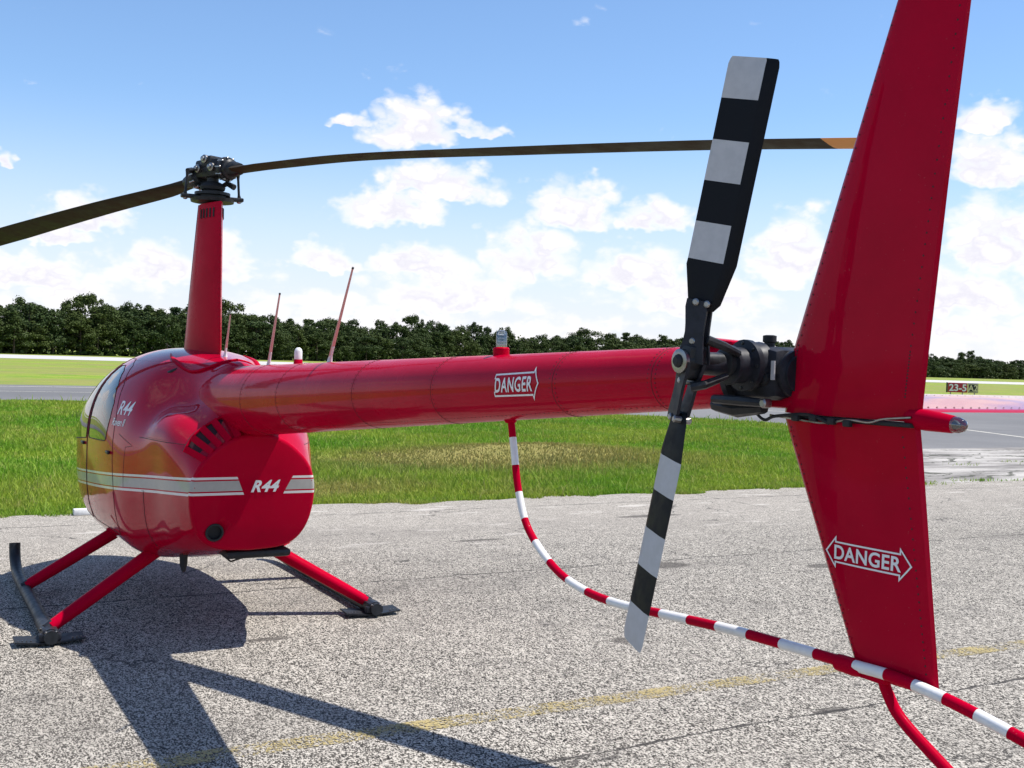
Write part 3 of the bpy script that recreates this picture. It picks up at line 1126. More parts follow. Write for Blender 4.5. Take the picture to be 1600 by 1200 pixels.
# sort the faces into body, doors, panes and windshield
bins = {}
for f in bm.faces:
    c_ = f.calc_center_median()
    sd = 'l' if c_.y > 0 else 'r'
    key = 'body'
    if inside(SHIELD, c_.x, c_.z) and c_.x > 1.3 and abs(c_.y) > 0.012 and not inside(DOOR['front_door'], c_.x, c_.z):
        key = 'shield_' + sd
    elif c_.x > -0.2:
        for k_ in WIN:
            if inside(WIN[k_], c_.x, c_.z): key = k_ + '_' + sd
        if key == 'body':
            for k_ in DOOR:
                if inside(DOOR[k_], c_.x, c_.z): key = k_ + '_' + sd
    bins.setdefault(key, []).append(f)


def piece(name, faces, m_, parent, off=0.0):
    bm.verts.index_update()
    ids = {}; b_ = MB()
    acc = {}
    for f in faces:
        for v in f.verts:
            if v.index not in ids:
                ids[v.index] = len(b_.v)
                p = v.co + v.normal * off
                b_.v.append(tuple(p))
        b_.face([ids[v.index] for v in f.verts])
    return b_.build(name, m_, parent, smooth=True, sharp=50, fix=False)


bm.normal_update()
fus = piece('fuselage', bins['body'], 'red_stripe', heli)
for sd, nm in (('l', 'left'), ('r', 'right')):
    for dn, wn in (('rear_door', 'rear_window'), ('front_door', 'front_window')):
        d_ = piece('cabin_door', bins[dn + '_' + sd], 'red_stripe', heli)
        piece('window', bins[wn + '_' + sd], 'glass', d_)
        s_ = 1 if sd == 'l' else -1
        hx = 0.02 if dn == 'rear_door' else 0.90
        hit = body_tree.ray_cast(Vector((hx, 2 * s_, 1.16)), Vector((0, -s_, 0)))[0]
        MB().box(hit + Vector((0, s_ * .008, 0)), (.10, .018, .022), bev=.006).build('handle', 'dark', d_)
    piece('windshield', bins['shield_' + sd], 'glass', fus)
bm.free()


def on_body(x_, z_, s_=1, off=0.0015):
    h_ = body_tree.ray_cast(Vector((x_, 2.0 * s_, z_)), Vector((0, -s_, 0)))
    if h_[0] is None: return None
    n_ = h_[1] if h_[1].y * s_ > 0 else -h_[1]
    return h_[0] + n_ * off


def seam(name, poly, s_=1, close=True, rad=0.0028, parent=None):
    P = list(poly) + ([poly[0]] if close else [])
    pts = []
    for i in range(len(P) - 1):
        k_ = max(2, int(math.dist(P[i], P[i + 1]) / 0.04))
        for q in range(k_):
            t = q / k_
            h_ = on_body(P[i][0] * (1 - t) + P[i + 1][0] * t, P[i][1] * (1 - t) + P[i + 1][1] * t, s_, 0.0)
            if h_ is not None: pts.append(h_)
    h_ = on_body(*P[-1], s_, 0.0)
    if h_ is not None: pts.append(h_)
    return MB().tube(pts, rad, 6).build(name, 'seam', parent or fus)


for s_ in (1, -1):
    for k_ in DOOR: seam('door_seam', DOOR[k_], s_)
    for k_ in WIN: seam('window_seal', WIN[k_], s_, rad=0.004)
    seam('panel_seam', [(-.55, .545), (-.55, .96)], s_, False)
    seam('panel_seam', [(-.28, .95), (-.28, 1.22)], s_, False, 0.002)
    seam('panel_seam', [(-.28, 1.22), (-.38, 1.235), (-.13, 1.30)], s_, False, 0.002)
    seam('panel_seam', [(-1.15, 1.30), (-.85, 1.30), (-.45, 1.30)], s_, False, 0.0022)
# rivets on the cowl and roof
def rivets(name, pts, parent, rad=0.0035, m_='red'):
    b_ = MB()
    for p, n_ in pts:
        n_ = Vector(n_).normalized()
        p = Vector(p)
        a_ = n_.orthogonal().normalized(); c_ = n_.cross(a_)
        k0 = len(b_.v)
        for q in range(6):
            t = q * math.pi / 3
            b_.v.append(tuple(p + (a_ * math.cos(t) + c_ * math.sin(t)) * rad))
        b_.v.append(tuple(p + n_ * rad * 0.7))
        for q in range(6): b_.face((k0 + q, k0 + (q + 1) % 6, k0 + 6))
    o_ = b_.build(name, m_, parent, smooth=True, sharp=80, fix=False)
    o_['kind'] = 'stuff'
    return o_


pts = []
for s_ in (1, -1):
    for i in range(18):
        for (x_, z_) in ((-.53, .58 + i * .022), (-.57, .58 + i * .022), (-.9 + i * .02, 1.31), (-.30 + i * .045, 1.80)):
            h_ = body_tree.ray_cast(Vector((x_, 2 * s_, z_)), Vector((0, -s_, 0)))
            if h_[0]: pts.append((h_[0], h_[1] if h_[1].y * s_ > 0 else -h_[1]))
rivets('rivets', pts, fus, 0.003, 'seam')

# lettering on the left side and, mirrored in place, on the right
def side_map(x0, z0_, s_, off=0.002):
    def f(u_, v_):
        p = on_body(x0 - u_ * s_, z0_ + v_, s_, off)
        return p
    return f


for s_ in (1, -1):
    flat_obj('lettering', [text_verts('R44', 0.132, 0.12, 0.002, 0.95, 3)], side_map(-.12, 1.475, s_), 'letter', fus)
    flat_obj('lettering', [text_verts('Raven II', 0.072, 0.15, 0.0006, 0.9, 2)], side_map(-.08, 1.375, s_), 'letter', fus)

# back panel of the engine cowl: plate with a raised rim
sec = cr(ctrl, -1.27).reshape(-1, 2)
half = [(q[0], q[1]) for q in sec]
loop_ = half + [(-q[0], q[1]) for q in half[1:-1][::-1]]
cz_ = 1.0
def ring_at(x_, k_):
    return [(x_ + .13 * (1.38 - (cz_ + (q[1] - cz_) * k_)), q[0] * k_, cz_ + (q[1] - cz_) * k_) for q in loop_]
b = MB()
b.grid([ring_at(-1.262, 1.004), ring_at(-1.276, 1.004), ring_at(-1.290, .992), ring_at(-1.300, .968), ring_at(-1.303, .93), ring_at(-1.304, .5), ring_at(-1.304, .02)], True, True)
back = b.build('back_panel', 'red_back', heli, sharp=60)
cutter = MB().lathe((-1.25 + .0796, .235, .768), (-1, 0, -.13), [(.026, .050), (.12, .050)], 32).build('cutter', 'black')
md = back.modifiers.new('hole', 'BOOLEAN')
md.operation = 'DIFFERENCE'; md.object = cutter; md.solver = 'EXACT'
dg_ = bpy.context.evaluated_depsgraph_get()
nm_ = bpy.data.meshes.new_from_object(back.evaluated_get(dg_))
back.modifiers.clear(); back.data = nm_
bpy.data.objects.remove(cutter)
flat_obj('lettering', [text_verts('R44', 0.100, 0.35, 0.0035, 1.08)], lambda u_, v_: (-1.3065 + .13 * (1.38 - 1.052 - v_), -.068 - u_, 1.052 + v_), 'letter', back)
MB().lathe((-1.30 + .0796, .235, .768), (-1, 0, -.13), [(-.020, .0495), (.008, .0495), (.008, .057), (.013, .055), (.013, .044), (-.018, .042)], 28).build('exhaust_outlet', 'black', back)
pts = []
for i in range(0, len(loop_), 3):
    y_, z_ = loop_[i]
    pts.append(((-1.302 + .13 * (1.38 - (cz_ + (z_ - cz_) * .945)), y_ * .945, cz_ + (z_ - cz_) * .945), (-1, 0, -.2)))
rivets('rivets', pts, back, 0.0032, 'red')

# louvres between the cowl side and the fan scroll: a dark recess with raised slats
def louvre(s_):
    cy_, cz0 = 0.0, 1.0
    def P(ang, rad, x_): return (x_ + .13 * max(0, 1.38 - (cz0 + rad * math.cos(ang))), s_ * (cy_ + rad * math.sin(ang)), cz0 + rad * math.cos(ang))
    b_ = MB()
    a0, a1 = R(0), R(58)
    def orad(a_):
        q = min(1.0, max(0.0, (a_ - a0) / R(20)))
        e = min(1.0, max(0.0, (a1 - a_) / R(14)))
        return .385 + .125 * q * q * (3 - 2 * q) - .02 * (1 - e)
    na = 14
    outer = [P(a0 + (a1 - a0) * i / na, orad(a0 + (a1 - a0) * i / na), -1.265 + 1.0 * (orad(a0 + (a1 - a0) * i / na) - .385)) for i in range(na + 1)]
    inner = [P(a0 + (a1 - a0) * i / na, .375, -1.265) for i in range(na + 1)]
    o_in = [(p[0] + .05, p[1], p[2]) for p in outer]
    i_in = [(p[0] + .05, p[1], p[2]) for p in inner]
    for A_, B_ in ((inner, outer),):
        k0 = len(b_.v)
        b_.v.extend(A_); b_.v.extend(B_); b_.v.extend(o_in); b_.v.extend(i_in)
        m_ = na + 1
        for i in range(na):
            b_.face((k0 + i, k0 + i + 1, k0 + m_ + i + 1, k0 + m_ + i))
        for i in range(na):
            b_.face((k0 + m_ + i, k0 + m_ + i + 1, k0 + 2 * m_ + i + 1, k0 + 2 * m_ + i))
    rec = b_.build('louvre_recess', 'seam', heli, smooth=False)
    ns = 6
    for i in range(ns):
        a_ = R(12) + (a1 - R(12)) * i / (ns - 1)
        q_ = Vector(P(a_, .378, -1.283)); w_ = Vector(P(a_, orad(a_) + .004, -1.275 + 1.0 * (orad(a_) - .385)))
        tang = Vector((0, s_ * math.cos(a_), -math.sin(a_)))
        ou = Vector((-1.0, s_ * math.sin(a_) * .6, math.cos(a_) * .6)).normalized()
        bb = MB()
        wd = 0.040
        c0 = [q_ + ou * .004, q_ + ou * .004 - tang * wd + ou * .018, q_ - tang * wd + ou * .012, q_ - ou * .004]
        c1 = [w_ + ou * .004, w_ + ou * .004 - tang * wd + ou * .018, w_ - tang * wd + ou * .012, w_ - ou * .004]
        bb.grid([c0, c1], True, True)
        bb.build('louvre_slat', 'red', rec, smooth=False)
    # rim strips of the opening
    MB().tube([Vector(p) + Vector((-.006, 0, 0)) for p in outer], .009, 8).build('louvre_rim', 'red', rec)
louvre(1)

# things under the belly
MB().tube([(-.62, .28, .56), (-.62, .28, .46), (-.63, .28, .42)], [.03, .024, .012], 12).build('drain_mast', 'black', heli)
MB().box((-.98, -.08, .60), (.30, .42, .05), bev=.02).build('exhaust_shroud', 'dark', heli)
MB().tube([(-.9, .1, .57), (-.82, .02, .505), (-.75, -.1, .52), (-.7, -.16, .56)], .006, 8).build('hose', 'black', heli)

# cabin inside: floor, seats, panel
MB().box((.75, 0, .60), (1.7, 1.0, .03), bev=.004).build('cabin_floor', 'seat', heli)
for sx in (.38, 1.18):
    for sy in (.30, -.30):
        st_ = MB().box((sx, sy, .80), (.46, .46, .22), bev=.04).build('seat', 'seat', heli)
        MB().box((sx - .25, sy, 1.14), (.11, .44, .60), Matrix.Rotation(R(-8), 3, 'Y'), bev=.04).build('backrest', 'seat', st_)
        MB().box((sx - .30, sy, 1.50), (.08, .24, .15), Matrix.Rotation(R(-8), 3, 'Y'), bev=.03).build('headrest', 'seat', st_)
MB().box((1.86, 0, .98), (.12, .46, .26), Matrix.Rotation(R(15), 3, 'Y'), bev=.02).build('instrument_panel', 'black', heli)
MB().tube([(1.55, 0, .62), (1.52, 0, .95), (1.40, 0, 1.10), (1.36, .28, 1.12)], .016, 8).build('control_stick', 'black', heli)

# ---- tail boom
def bc(x_): return 1.509 - 0.0612 * x_
def br(x_): return 0.168 + 0.0300 * (x_ + 2.97)


rings = []
nx = 60
for i in range(nx + 1):
    x_ = -.62 - (5.79 - .62) * i / nx
    rr = br(x_)
    rings.append([(x_, rr * math.sin(2 * math.pi * j / 40), bc(x_) + rr * math.cos(2 * math.pi * j / 40)) for j in range(40)])
boom = MB().grid(rings, True, True).build('tail_boom', 'red_boom', heli)
joints = [-1.62, -2.25, -3.30, -4.10, -4.98, -5.50]
riv = []
for x_ in joints:
    MB().tube([(x_, br(x_) * math.sin(2 * math.pi * j / 40), bc(x_) + br(x_) * math.cos(2 * math.pi * j / 40)) for j in range(41)], .0013, 5).build('boom_seam', 'seam', boom)
    for dx_ in (-.018, .018):
        for j in range(44):
            t = 2 * math.pi * j / 44
            riv.append(((x_ + dx_, br(x_) * math.sin(t), bc(x_) + br(x_) * math.cos(t)), (0, math.sin(t), math.cos(t))))
for i in range(150):
    x_ = -1.4 - i * .029
    for t in (R(150), R(-150)):
        riv.append(((x_, br(x_) * math.sin(t), bc(x_) + br(x_) * math.cos(t)), (0, math.sin(t), math.cos(t))))
rivets('rivets', riv, boom, .0028, 'seam')


def boom_map(x0, z0_, s_, off=.0018):
    def f(u_, v_):
        x_ = x0 - u_ * s_
        z_ = z0_ + v_ - .0612 * (x_ - x0)
        rr = br(x_) + off
        hz = max(-.98, min(.98, (z_ - bc(x_)) / rr))
        return (x_, s_ * rr * math.sqrt(1 - hz * hz), z_)
    return f


for s_ in (1, -1):
    hw = .148
    parts = [text_verts('DANGER', .071, 0, .0014, 1.10, 5)]
    parts[0] = ([(u_ * .82 - .020, v_) for u_, v_ in parts[0][0]], parts[0][1])
    parts.append(stroke([(-hw, -.022), (-hw, -.038), (.105, -.038), (.105, -.051), (.142, 0), (.105, .051), (.105, .038), (-hw, .038), (-hw, .022)], .006, False, 8))
    flat_obj('lettering', parts, boom_map(-4.755, 1.803, s_), 'letter', boom)

# raised lip of the upper cowl round the mast and over the boom root
for s_ in (1, -1):
    pts_ = []
    for (x_, y_) in smooth_path([(.02, .26), (-.14, .285), (-.35, .270), (-.58, .20), (-.72, .10), (-.76, 0)], 6):
        h_ = body_tree.ray_cast(Vector((x_, y_ * s_, 3)), Vector((0, 0, -1)))[0]
        if h_: pts_.append(h_ + Vector((0, 0, .004)))
    MB().tube(pts_, [min(.011, .002 + .0011 * q) for q in range(len(pts_))], 8, flat=((0, 0, 1), 1.6)).build('cowl_lip', 'red', heli)

# ---- mast fairing
def foil(x0, x1, th, z_, n=36):
    out = []
    c_ = x0 - x1
    for j in range(n):
        a_ = 2 * math.pi * j / n
        u_ = .5 * (1 - math.cos(a_))
        yt = th * 2.6 * (.2969 * math.sqrt(u_) - .126 * u_ - .3516 * u_ * u_ + .2843 * u_ ** 3 - .1030 * u_ ** 4) / .26
        out.append((x0 - c_ * u_, yt if a_ < math.pi else -yt, z_))
    return out


rings = []
for i in range(21):
    t = i / 20
    z_ = 1.70 + 1.235 * t
    rings.append(foil(.50 - .30 * t, -.345 + .085 * t, .118 - .042 * t, z_))
mf = MB().grid(rings, True, True).build('mast_fairing', 'red', heli, sharp=60)
def fair_y(x_, z_):
    t = (z_ - 1.70) / 1.235
    x0, x1, th = .50 - .30 * t, -.345 + .085 * t, .118 - .042 * t
    u_ = (x0 - x_) / (x0 - x1)
    return th * 10 * (.2969 * math.sqrt(u_) - .126 * u_ - .3516 * u_ * u_ + .2843 * u_ ** 3 - .1030 * u_ ** 4)
for s_ in (1, -1):
    for i in range(5):
        x_ = .005 - i * .046
        MB().tube([(x_, s_ * fair_y(x_, z_), z_) for z_ in (2.83, 2.85, 2.87, 2.885, 2.895)], .0085, 8).build('vent_slot', 'black', mf)
rivets('rivets', [((-.345 + .085 * t + .02, s_ * (fair_y(-.345 + .085 * t + .02, 1.70 + 1.235 * t)), 1.70 + 1.235 * t), (0, s_, 0)) for t in [i / 26 for i in range(1, 26)] for s_ in (1, -1)], mf, .0035, 'seam')
seam_pts = [(.50 - .30 * t - .10, fair_y(.50 - .30 * t - .10, 1.70 + 1.235 * t), 1.70 + 1.235 * t) for t in [i / 20 for i in range(21)]]
MB().tube(seam_pts, .0025, 5).build('panel_seam', 'seam', mf)
# ---- main rotor
BA = R(24.3)
bd = Vector((-math.cos(BA), -math.sin(BA), 0))           # towards the aft blade
bt = Vector((0, 0, 1)).cross(bd)                         # leading side of the aft blade
rotz = Matrix.Rotation(BA + math.pi, 3, 'Z')
HZ = 3.19
hub = MB().box((0, 0, HZ), (.26, .13, .13), rotz, .022)
hub.box((0, 0, HZ + .045), (.12, .15, .085), rotz, .02)
hub.lathe((0, 0, 2.90), (0, 0, 1), [(0, .042), (.24, .042), (.24, .062), (.30, .062)], 20)
hub = hub.build('rotor_hub', 'dark', heli)
for s_ in (1, -1):
    for (u_, v_) in ((-.075, .0), (.075, .0), (0, .062)):
        c_ = Vector((0, 0, HZ + v_)) + bd * u_ + bt * (s_ * .062)
        MB().lathe(c_, bt * s_, [(0, .030), (.022, .030), (.026, .024), (.026, .016), (.040, .016), (.042, .010)], 16).build('hinge_bolt', 'steel', hub)
# swashplate, collar, links
sw = MB().lathe((0, 0, 2.945), (0, 0, 1), [(0, .085), (.006, .15), (.030, .155), (.036, .10), (.05, .10), (.055, .125), (.075, .125), (.08, .07), (.10, .065)], 28)
sw.box((0, 0, 2.985), (.44, .055, .028), rotz @ Matrix.Rotation(R(62), 3, 'Z'), .008)
sw = sw.build('swashplate', 'dark', heli)
MB().lathe((0, 0, 3.03), (0, 0, 1), [(0, .055), (.01, .085), (.03, .09), (.05, .08), (.065, .055)], 24).build('boot', 'black', sw)
ang0 = R(62)
ld = (rotz @ Matrix.Rotation(R(62), 3, 'Z')) @ Vector((1, 0, 0))
for s_ in (1, -1):
    p0 = Vector((0, 0, 2.985)) + ld * (.19 * s_)
    p1 = p0 + Vector((0, 0, .18)) + ld * (-.012 * s_)
    lk = MB().tube([p0 + Vector((0, 0, -.02)), p0 + Vector((0, 0, .02)), p0.lerp(p1, .2), p0.lerp(p1, .8), p1], [.013, .013, .009, .009, .014], 10).build('pitch_link', 'dark', heli)
    MB().lathe(p0 + Vector((0, 0, -.025)), (0, 0, 1), [(0, .01), (.006, .017), (.02, .017), (.026, .01)], 12).build('link_end', 'steel', lk)
    # pitch horn from the link to the grip
    q_ = bd * (.20 * s_) + Vector((0, 0, HZ - .01))
    MB().tube([p1, p1.lerp(q_, .5) + Vector((0, 0, .01)), q_], [.016, .02, .03], 8).build('pitch_horn', 'dark', lk)
MB().tube([(.02, -.02, 3.04), (-.05, -.09, 3.09), (-.10, -.13, 3.06)], [.014, .02, .022], 8).build('scissor_arm', 'dark', sw)
# droop of the two blades as they stand
drA = [(0, [3.19]), (.33, [3.165]), (1.45, [3.150]), (2.68, [3.082]), (3.91, [3.005]), (4.59, [2.952]), (5.03, [2.915])]
drF = [(0, [3.17]), (.31, [3.108]), (1.45, [3.004]), (2.89, [2.853]), (5.03, [2.60])]


def rotor_blade(dirn, lead, droop, p0, p1, croot):
    # grip
    g_ = MB()
    zz = lambda r_: float(cr(droop, r_)[0])
    P = lambda r_: dirn * r_ + Vector((0, 0, zz(r_)))
    ax = (P(.36) - P(.12)).normalized()
    g_.lathe(P(.11), ax, [(0, .06), (.03, .085), (.055, .085), (.06, .070), (.09, .070), (.10, .056), (.15, .050), (.19, .040)], 24)
    bl = g_.build('blade_grip', 'dark', heli)
    bb = MB()
    a_ = ax.orthogonal().normalized(); c_ = ax.cross(a_)
    for k_ in range(10):
        t = 2 * math.pi * k_ / 10
        bb.lathe(P(.11) + ax * .05 + (a_ * math.cos(t) + c_ * math.sin(t)) * .079, ax, [(-.035, .008), (.018, .008), (.02, .005)], 6)
    bb.build('grip_bolts', 'steel', bl)
    rings_, ri = [], []
    rs = [.26, .32, .42, .52, .62] + [.62 + (5.03 - .62) * i / 40 for i in range(1, 41)]
    for r_ in rs:
        k_ = min(1, max(0, (r_ - .26) / .36))
        k2_ = min(1, max(0, (r_ - .5) / 2.2))
        k_ = k_ * k_ * (3 - 2 * k_)
        ch = .11 + (croot + (.254 - croot) * k2_ - .11) * k_
        thk = .060 + (.030 - .060) * k_
        pit = R(p0 + (p1 - p0) * (r_ / 5.03))
        c_ = P(r_)
        up_b = (dirn.cross(lead)).normalized()
        if up_b.z < 0: up_b = -up_b
        cu_ = lead * math.cos(pit) + Vector((0, 0, 1)) * math.sin(pit)
        nu_ = Vector((0, 0, 1)) * math.cos(pit) - lead * math.sin(pit)
        ring_ = []
        for j in range(20):
            an = 2 * math.pi * j / 20
            u_ = .5 * (1 - math.cos(an))
            yt = 5 * (thk / ch) * (.2969 * math.sqrt(u_) - .126 * u_ - .3516 * u_ * u_ + .2843 * u_ ** 3 - .1015 * u_ ** 4) * ch
            ring_.append(c_ + cu_ * (ch * (.30 - u_)) + nu_ * (yt if an < math.pi else -yt))
        rings_.append(ring_); ri.append(r_)
    mif = lambda i, j: 1 if ri[i] > 4.56 else 0
    bo = MB().grid(rings_, True, True, mifun=mif).build('main_rotor_blade', ['rotor', 'tip'], heli, sharp=60)
    # trim tab line
    return bo


rotor_blade(bd, bt, drA, 2.0, 0.0, .22)
rotor_blade(-bd, -bt, drF, 16.0, 14.0, .16)

# ---- empennage
def fin_mesh(secs, n=24):
    """secs: (z, x_front, x_back, half thickness)"""
    rings_ = []
    for z_, xf, xb, th in secs:
        ring_ = []
        for j in range(n):
            a_ = 2 * math.pi * j / n
            u_ = .5 * (1 - math.cos(a_))
            prof = min(1.0, math.sqrt(u_ / .10) if u_ < .10 else 1.0) * (1.0 if u_ < .35 else 1 - .82 * ((u_ - .35) / .65) ** 1.3)
            ring_.append((xf + (xb - xf) * u_, th * prof * (1 if a_ < math.pi else -1) * (0 if j in (0,) else 1), z_))
        rings_.append(ring_)
    return MB().grid(rings_, True, True)


uf = fin_mesh([(1.775, -5.955, -6.378, .024), (1.83, -5.962, -6.382, .024), (1.936, -5.978, -6.391, .023), (2.3, -6.112, -6.426, .020), (2.73, -6.272, -6.472, .016), (2.93, -6.346, -6.493, .014), (2.96, -6.375, -6.49, .008)]).build('upper_fin', 'red_fin', heli, sharp=40)
lf = fin_mesh([(1.762, -5.958, -6.376, .026), (1.70, -5.985, -6.386, .025), (1.45, -6.104, -6.420, .022), (1.215, -6.216, -6.452, .019), (1.185, -6.235, -6.456, .014)]).build('lower_fin', 'red_fin', heli, sharp=40)
rivets('rivets', [((-6.00 - .42 * t * .56, .0235 - .004 * t, 1.73 - .5 * t), (0, 1, 0)) for t in [i / 16 for i in range(17)]], lf, .003, 'red')
MB().box((-6.17, .0, 1.768), (.40, .046, .010), bev=.003).build('fin_joint', 'black', lf)
MB().tube(smooth_path([(-5.93, .03, 1.766), (-6.02, .034, 1.762), (-6.12, .034, 1.758), (-6.20, .034, 1.770), (-6.26, .032, 1.768), (-6.30, .03, 1.778), (-6.37, .02, 1.786)]), .0028, 6).build('cable', 'steel', lf)
MB().tube(smooth_path([(-5.86, .05, 1.80), (-5.92, .045, 1.755), (-5.96, .04, 1.765), (-6.07, .036, 1.775), (-6.14, .036, 1.758)]), .0042, 6).build('cable', 'black', lf)
for (x_, z_) in ((-6.03, 1.765), (-6.09, 1.768), (-6.15, 1.764), (-6.20, 1.762)):
    MB().box((x_, .037, z_), (.022, .014, .016), bev=.003).build('clip', 'black', lf)


def fin_rivets(o_, secs, n_):
    pts_ = []
    for k_ in range(n_ + 1):
        t = k_ / n_ * (len(secs) - 1)
        i = min(int(t), len(secs) - 2); f_ = t - i
        z_, xf, xb, th = [secs[i][q] * (1 - f_) + secs[i + 1][q] * f_ for q in range(4)]
        for u_ in (.075, .90):
            pr = (math.sqrt(u_ / .10) if u_ < .10 else 1.0) * (1.0 if u_ < .35 else 1 - .82 * ((u_ - .35) / .65) ** 1.3)
            for s_ in (1, -1): pts_.append(((xf + (xb - xf) * u_, s_ * th * pr, z_), (0, s_, 0)))
    rivets('rivets', pts_, o_, .0026, 'seam')


fin_rivets(uf, [(1.83, -5.962, -6.382, .024), (1.936, -5.978, -6.391, .023), (2.3, -6.112, -6.426, .020), (2.73, -6.272, -6.472, .016)], 44)
fin_rivets(lf, [(1.74, -5.968, -6.380, .0257), (1.45, -6.104, -6.420, .022), (1.23, -6.209, -6.450, .0192)], 26)


def fin_map(x0, z0_, s_, off):
    return lambda u_, v_: (x0 - u_ * s_, s_ * off(x0 - u_ * s_, z0_ + v_), z0_ + v_)


def lf_y(x_, z_):
    t = (1.70 - z_) / (1.70 - 1.215)
    xf = -5.985 + (-6.216 + 5.985) * t; xb = -6.386 + (-6.452 + 6.386) * t; th = .025 + (.019 - .025) * t
    u_ = max(0.001, min(1, (x_ - xf) / (xb - xf)))
    prof = (math.sqrt(u_ / .10) if u_ < .10 else 1.0) * (1.0 if u_ < .35 else 1 - .82 * ((u_ - .35) / .65) ** 1.3)
    return th * prof + .0022


for s_ in (1, -1):
    parts = [text_verts('DANGER', .046, 0, .0010, 1.05, 6)]
    parts.append(stroke([(-.092, -.0235), (.092, -.0235), (.092, -.034), (.121, 0), (.092, .034), (.092, .0235), (-.092, .0235), (-.092, .034), (-.121, 0), (-.092, -.034)], .0040, True, 8))
    flat_obj('lettering', parts, fin_map(-6.257, 1.456, s_, lf_y), 'letter', lf)

# stabilizer to the right, tail lamp
rings = []
for y_ in (.0, -.10, -.35, -.60, -.85, -.90):
    k_ = max(0, (-y_ - .1) / .8)
    xf, xb = -5.94 - .04 * k_, -6.30 + .02 * k_
    ring_ = []
    for j in range(24):
        a_ = 2 * math.pi * j / 24
        u_ = .5 * (1 - math.cos(a_))
        th = .017 * (1 if y_ > -.88 else .4)
        prof = (math.sqrt(u_ / .12) if u_ < .12 else 1.0) * (1.0 if u_ < .35 else 1 - .85 * ((u_ - .35) / .65) ** 1.2)
        ring_.append((xf + (xb - xf) * u_, y_, 1.815 - .018 * u_ + th * prof * (1 if a_ < math.pi else -1) * (0 if j == 0 else 1)))
    rings.append(ring_)
hs = MB().grid(rings, True, True).build('horizontal_stabilizer', 'red_gloss', heli, sharp=40)
rivets('rivets', [((-6.262, -.1 - .03 * i, 1.8045), (0, 0, 1)) for i in range(26)] + [((-6.05, -.1 - .03 * i, 1.826), (0, 0, 1)) for i in range(26)], hs, .003, 'seam')
MB().box((-6.02, -.03, 1.80), (.26, .10, .03), bev=.01).build('stabilizer_root', 'red', hs)
lh = MB().lathe((-6.33, -.005, 1.786), (-1, 0, -.07), [(0, .010), (.02, .022), (.06, .024), (.13, .0195), (.135, .018)], 20).build('tail_lamp_housing', 'red', heli)
MB().lathe((-6.462, -.005, 1.7768), (-1, 0, -.07), [(0, .0178), (.016, .0170), (.028, .012), (.034, .004)], 20).build('tail_lamp_lens', 'lens', lh)
MB().lathe((-6.455, -.005, 1.777), (-1, 0, -.07), [(0, .012), (.014, .010), (.024, .004)], 14).build('tail_lamp_bulb', 'dark', lh)

# ---- tail rotor gearbox and rotor
TH = Vector((-5.904, .267, 1.896))
gb = MB()
gb.lathe((-5.775, 0, 1.862), (-1, 0, .04), [(0, .070), (.018, .070), (.020, .089), (.040, .089), (.044, .074), (.08, .072), (.09, .060)], 28)
gb.box((-5.90, .0, 1.872), (.17, .135, .135), bev=.03)
gb.lathe((-5.975, 0, 1.872), (-1, 0, 0), [(0, .060), (.018, .060), (.022, .048), (.032, .048)], 20)
gb.lathe((-5.90, .05, 1.890), (0, 1, 0), [(0, .062), (.03, .058), (.035, .066), (.05, .066), (.055, .046), (.085, .044), (.09, .050), (.10, .050), (.104, .03), (.19, .026)], 24)
gb = gb.build('tail_gearbox', 'gear', heli, sharp=30)
bb = MB()
for k_ in range(10):
    t = 2 * math.pi * k_ / 10
    bb.lathe((-5.812, .081 * math.sin(t), 1.864 + .081 * math.cos(t)), (-1, 0, 0), [(-.02, .006), (.008, .006), (.01, .004)], 6)
for k_ in range(8):
    t = 2 * math.pi * k_ / 8
    bb.lathe((-5.90 + .056 * math.cos(t), .09, 1.89 + .056 * math.sin(t)), (0, 1, 0), [(0, .005), (.014, .005), (.015, .003)], 6)
bb.build('housing_bolts', 'dark', gb)
MB().lathe((-5.885, 0, 1.935), (0, 0, 1), [(0, .014), (.016, .014), (.018, .018), (.034, .018), (.036, .010)], 12).build('filler_cap', 'black', gb)
MB().lathe((-5.945, .066, 1.858), (0, 1, 0), [(0, .018), (.008, .018), (.010, .012), (.014, .012)], 14).build('sight_glass', 'black', gb)
MB().box((-5.976, .0675, 1.880), (.012, .004, .048)).build('placard', 'stripe_white', gb)
MB().tube([(-5.78, .09, 1.80), (-5.90, .10, 1.800), (-5.985, .095, 1.798)], [.012, .013, .010], 8).build('bellcrank', 'dark', gb)
MB().lathe((-5.985, .085, 1.798), (0, 1, 0), [(0, .012), (.02, .012), (.024, .008)], 10).build('rod_end', 'steel', gb)
MB().tube([(-5.74, .05, 1.785), (-5.84, .06, 1.778), (-5.93, .05, 1.785)], [.02, .024, .016], 8).build('support_arm', 'dark', gb)
# torn-off end cover of the boom
MB().box((-5.70, .0, 1.952), (.19, .10, .016), Matrix.Rotation(R(-4), 3, 'Y'), bev=.006).build('gearbox_cover', 'red', heli)

TT = .176
sp_u = Vector((-math.sin(TT), -.079, math.cos(TT))).normalized()     # span direction of the upper blade
thub = MB()
thub.box(TH, (.050, .055, .085), Matrix.Rotation(-TT, 3, 'Y'), .010)
thub.lathe(TH - Vector((0, .09, 0)), (0, 1, 0), [(0, .024), (.07, .024), (.075, .030), (.10, .030), (.12, .024), (.122, .014)], 18)
thub = thub.build('tail_rotor_hub', 'dark', heli)
MB().lathe(TH + Vector((0, .028, 0)), (0, 1, 0), [(0, .030), (.010, .030), (.012, .024), (.012, .017), (.006, .016), (.006, .002)], 24).build('bearing_ring', 'steel', thub)
MB().lathe(TH + Vector((0, .030, 0)), (0, 1, 0), [(0, .018), (.014, .016), (.02, .010)], 12).build('teeter_bolt', 'black', thub)
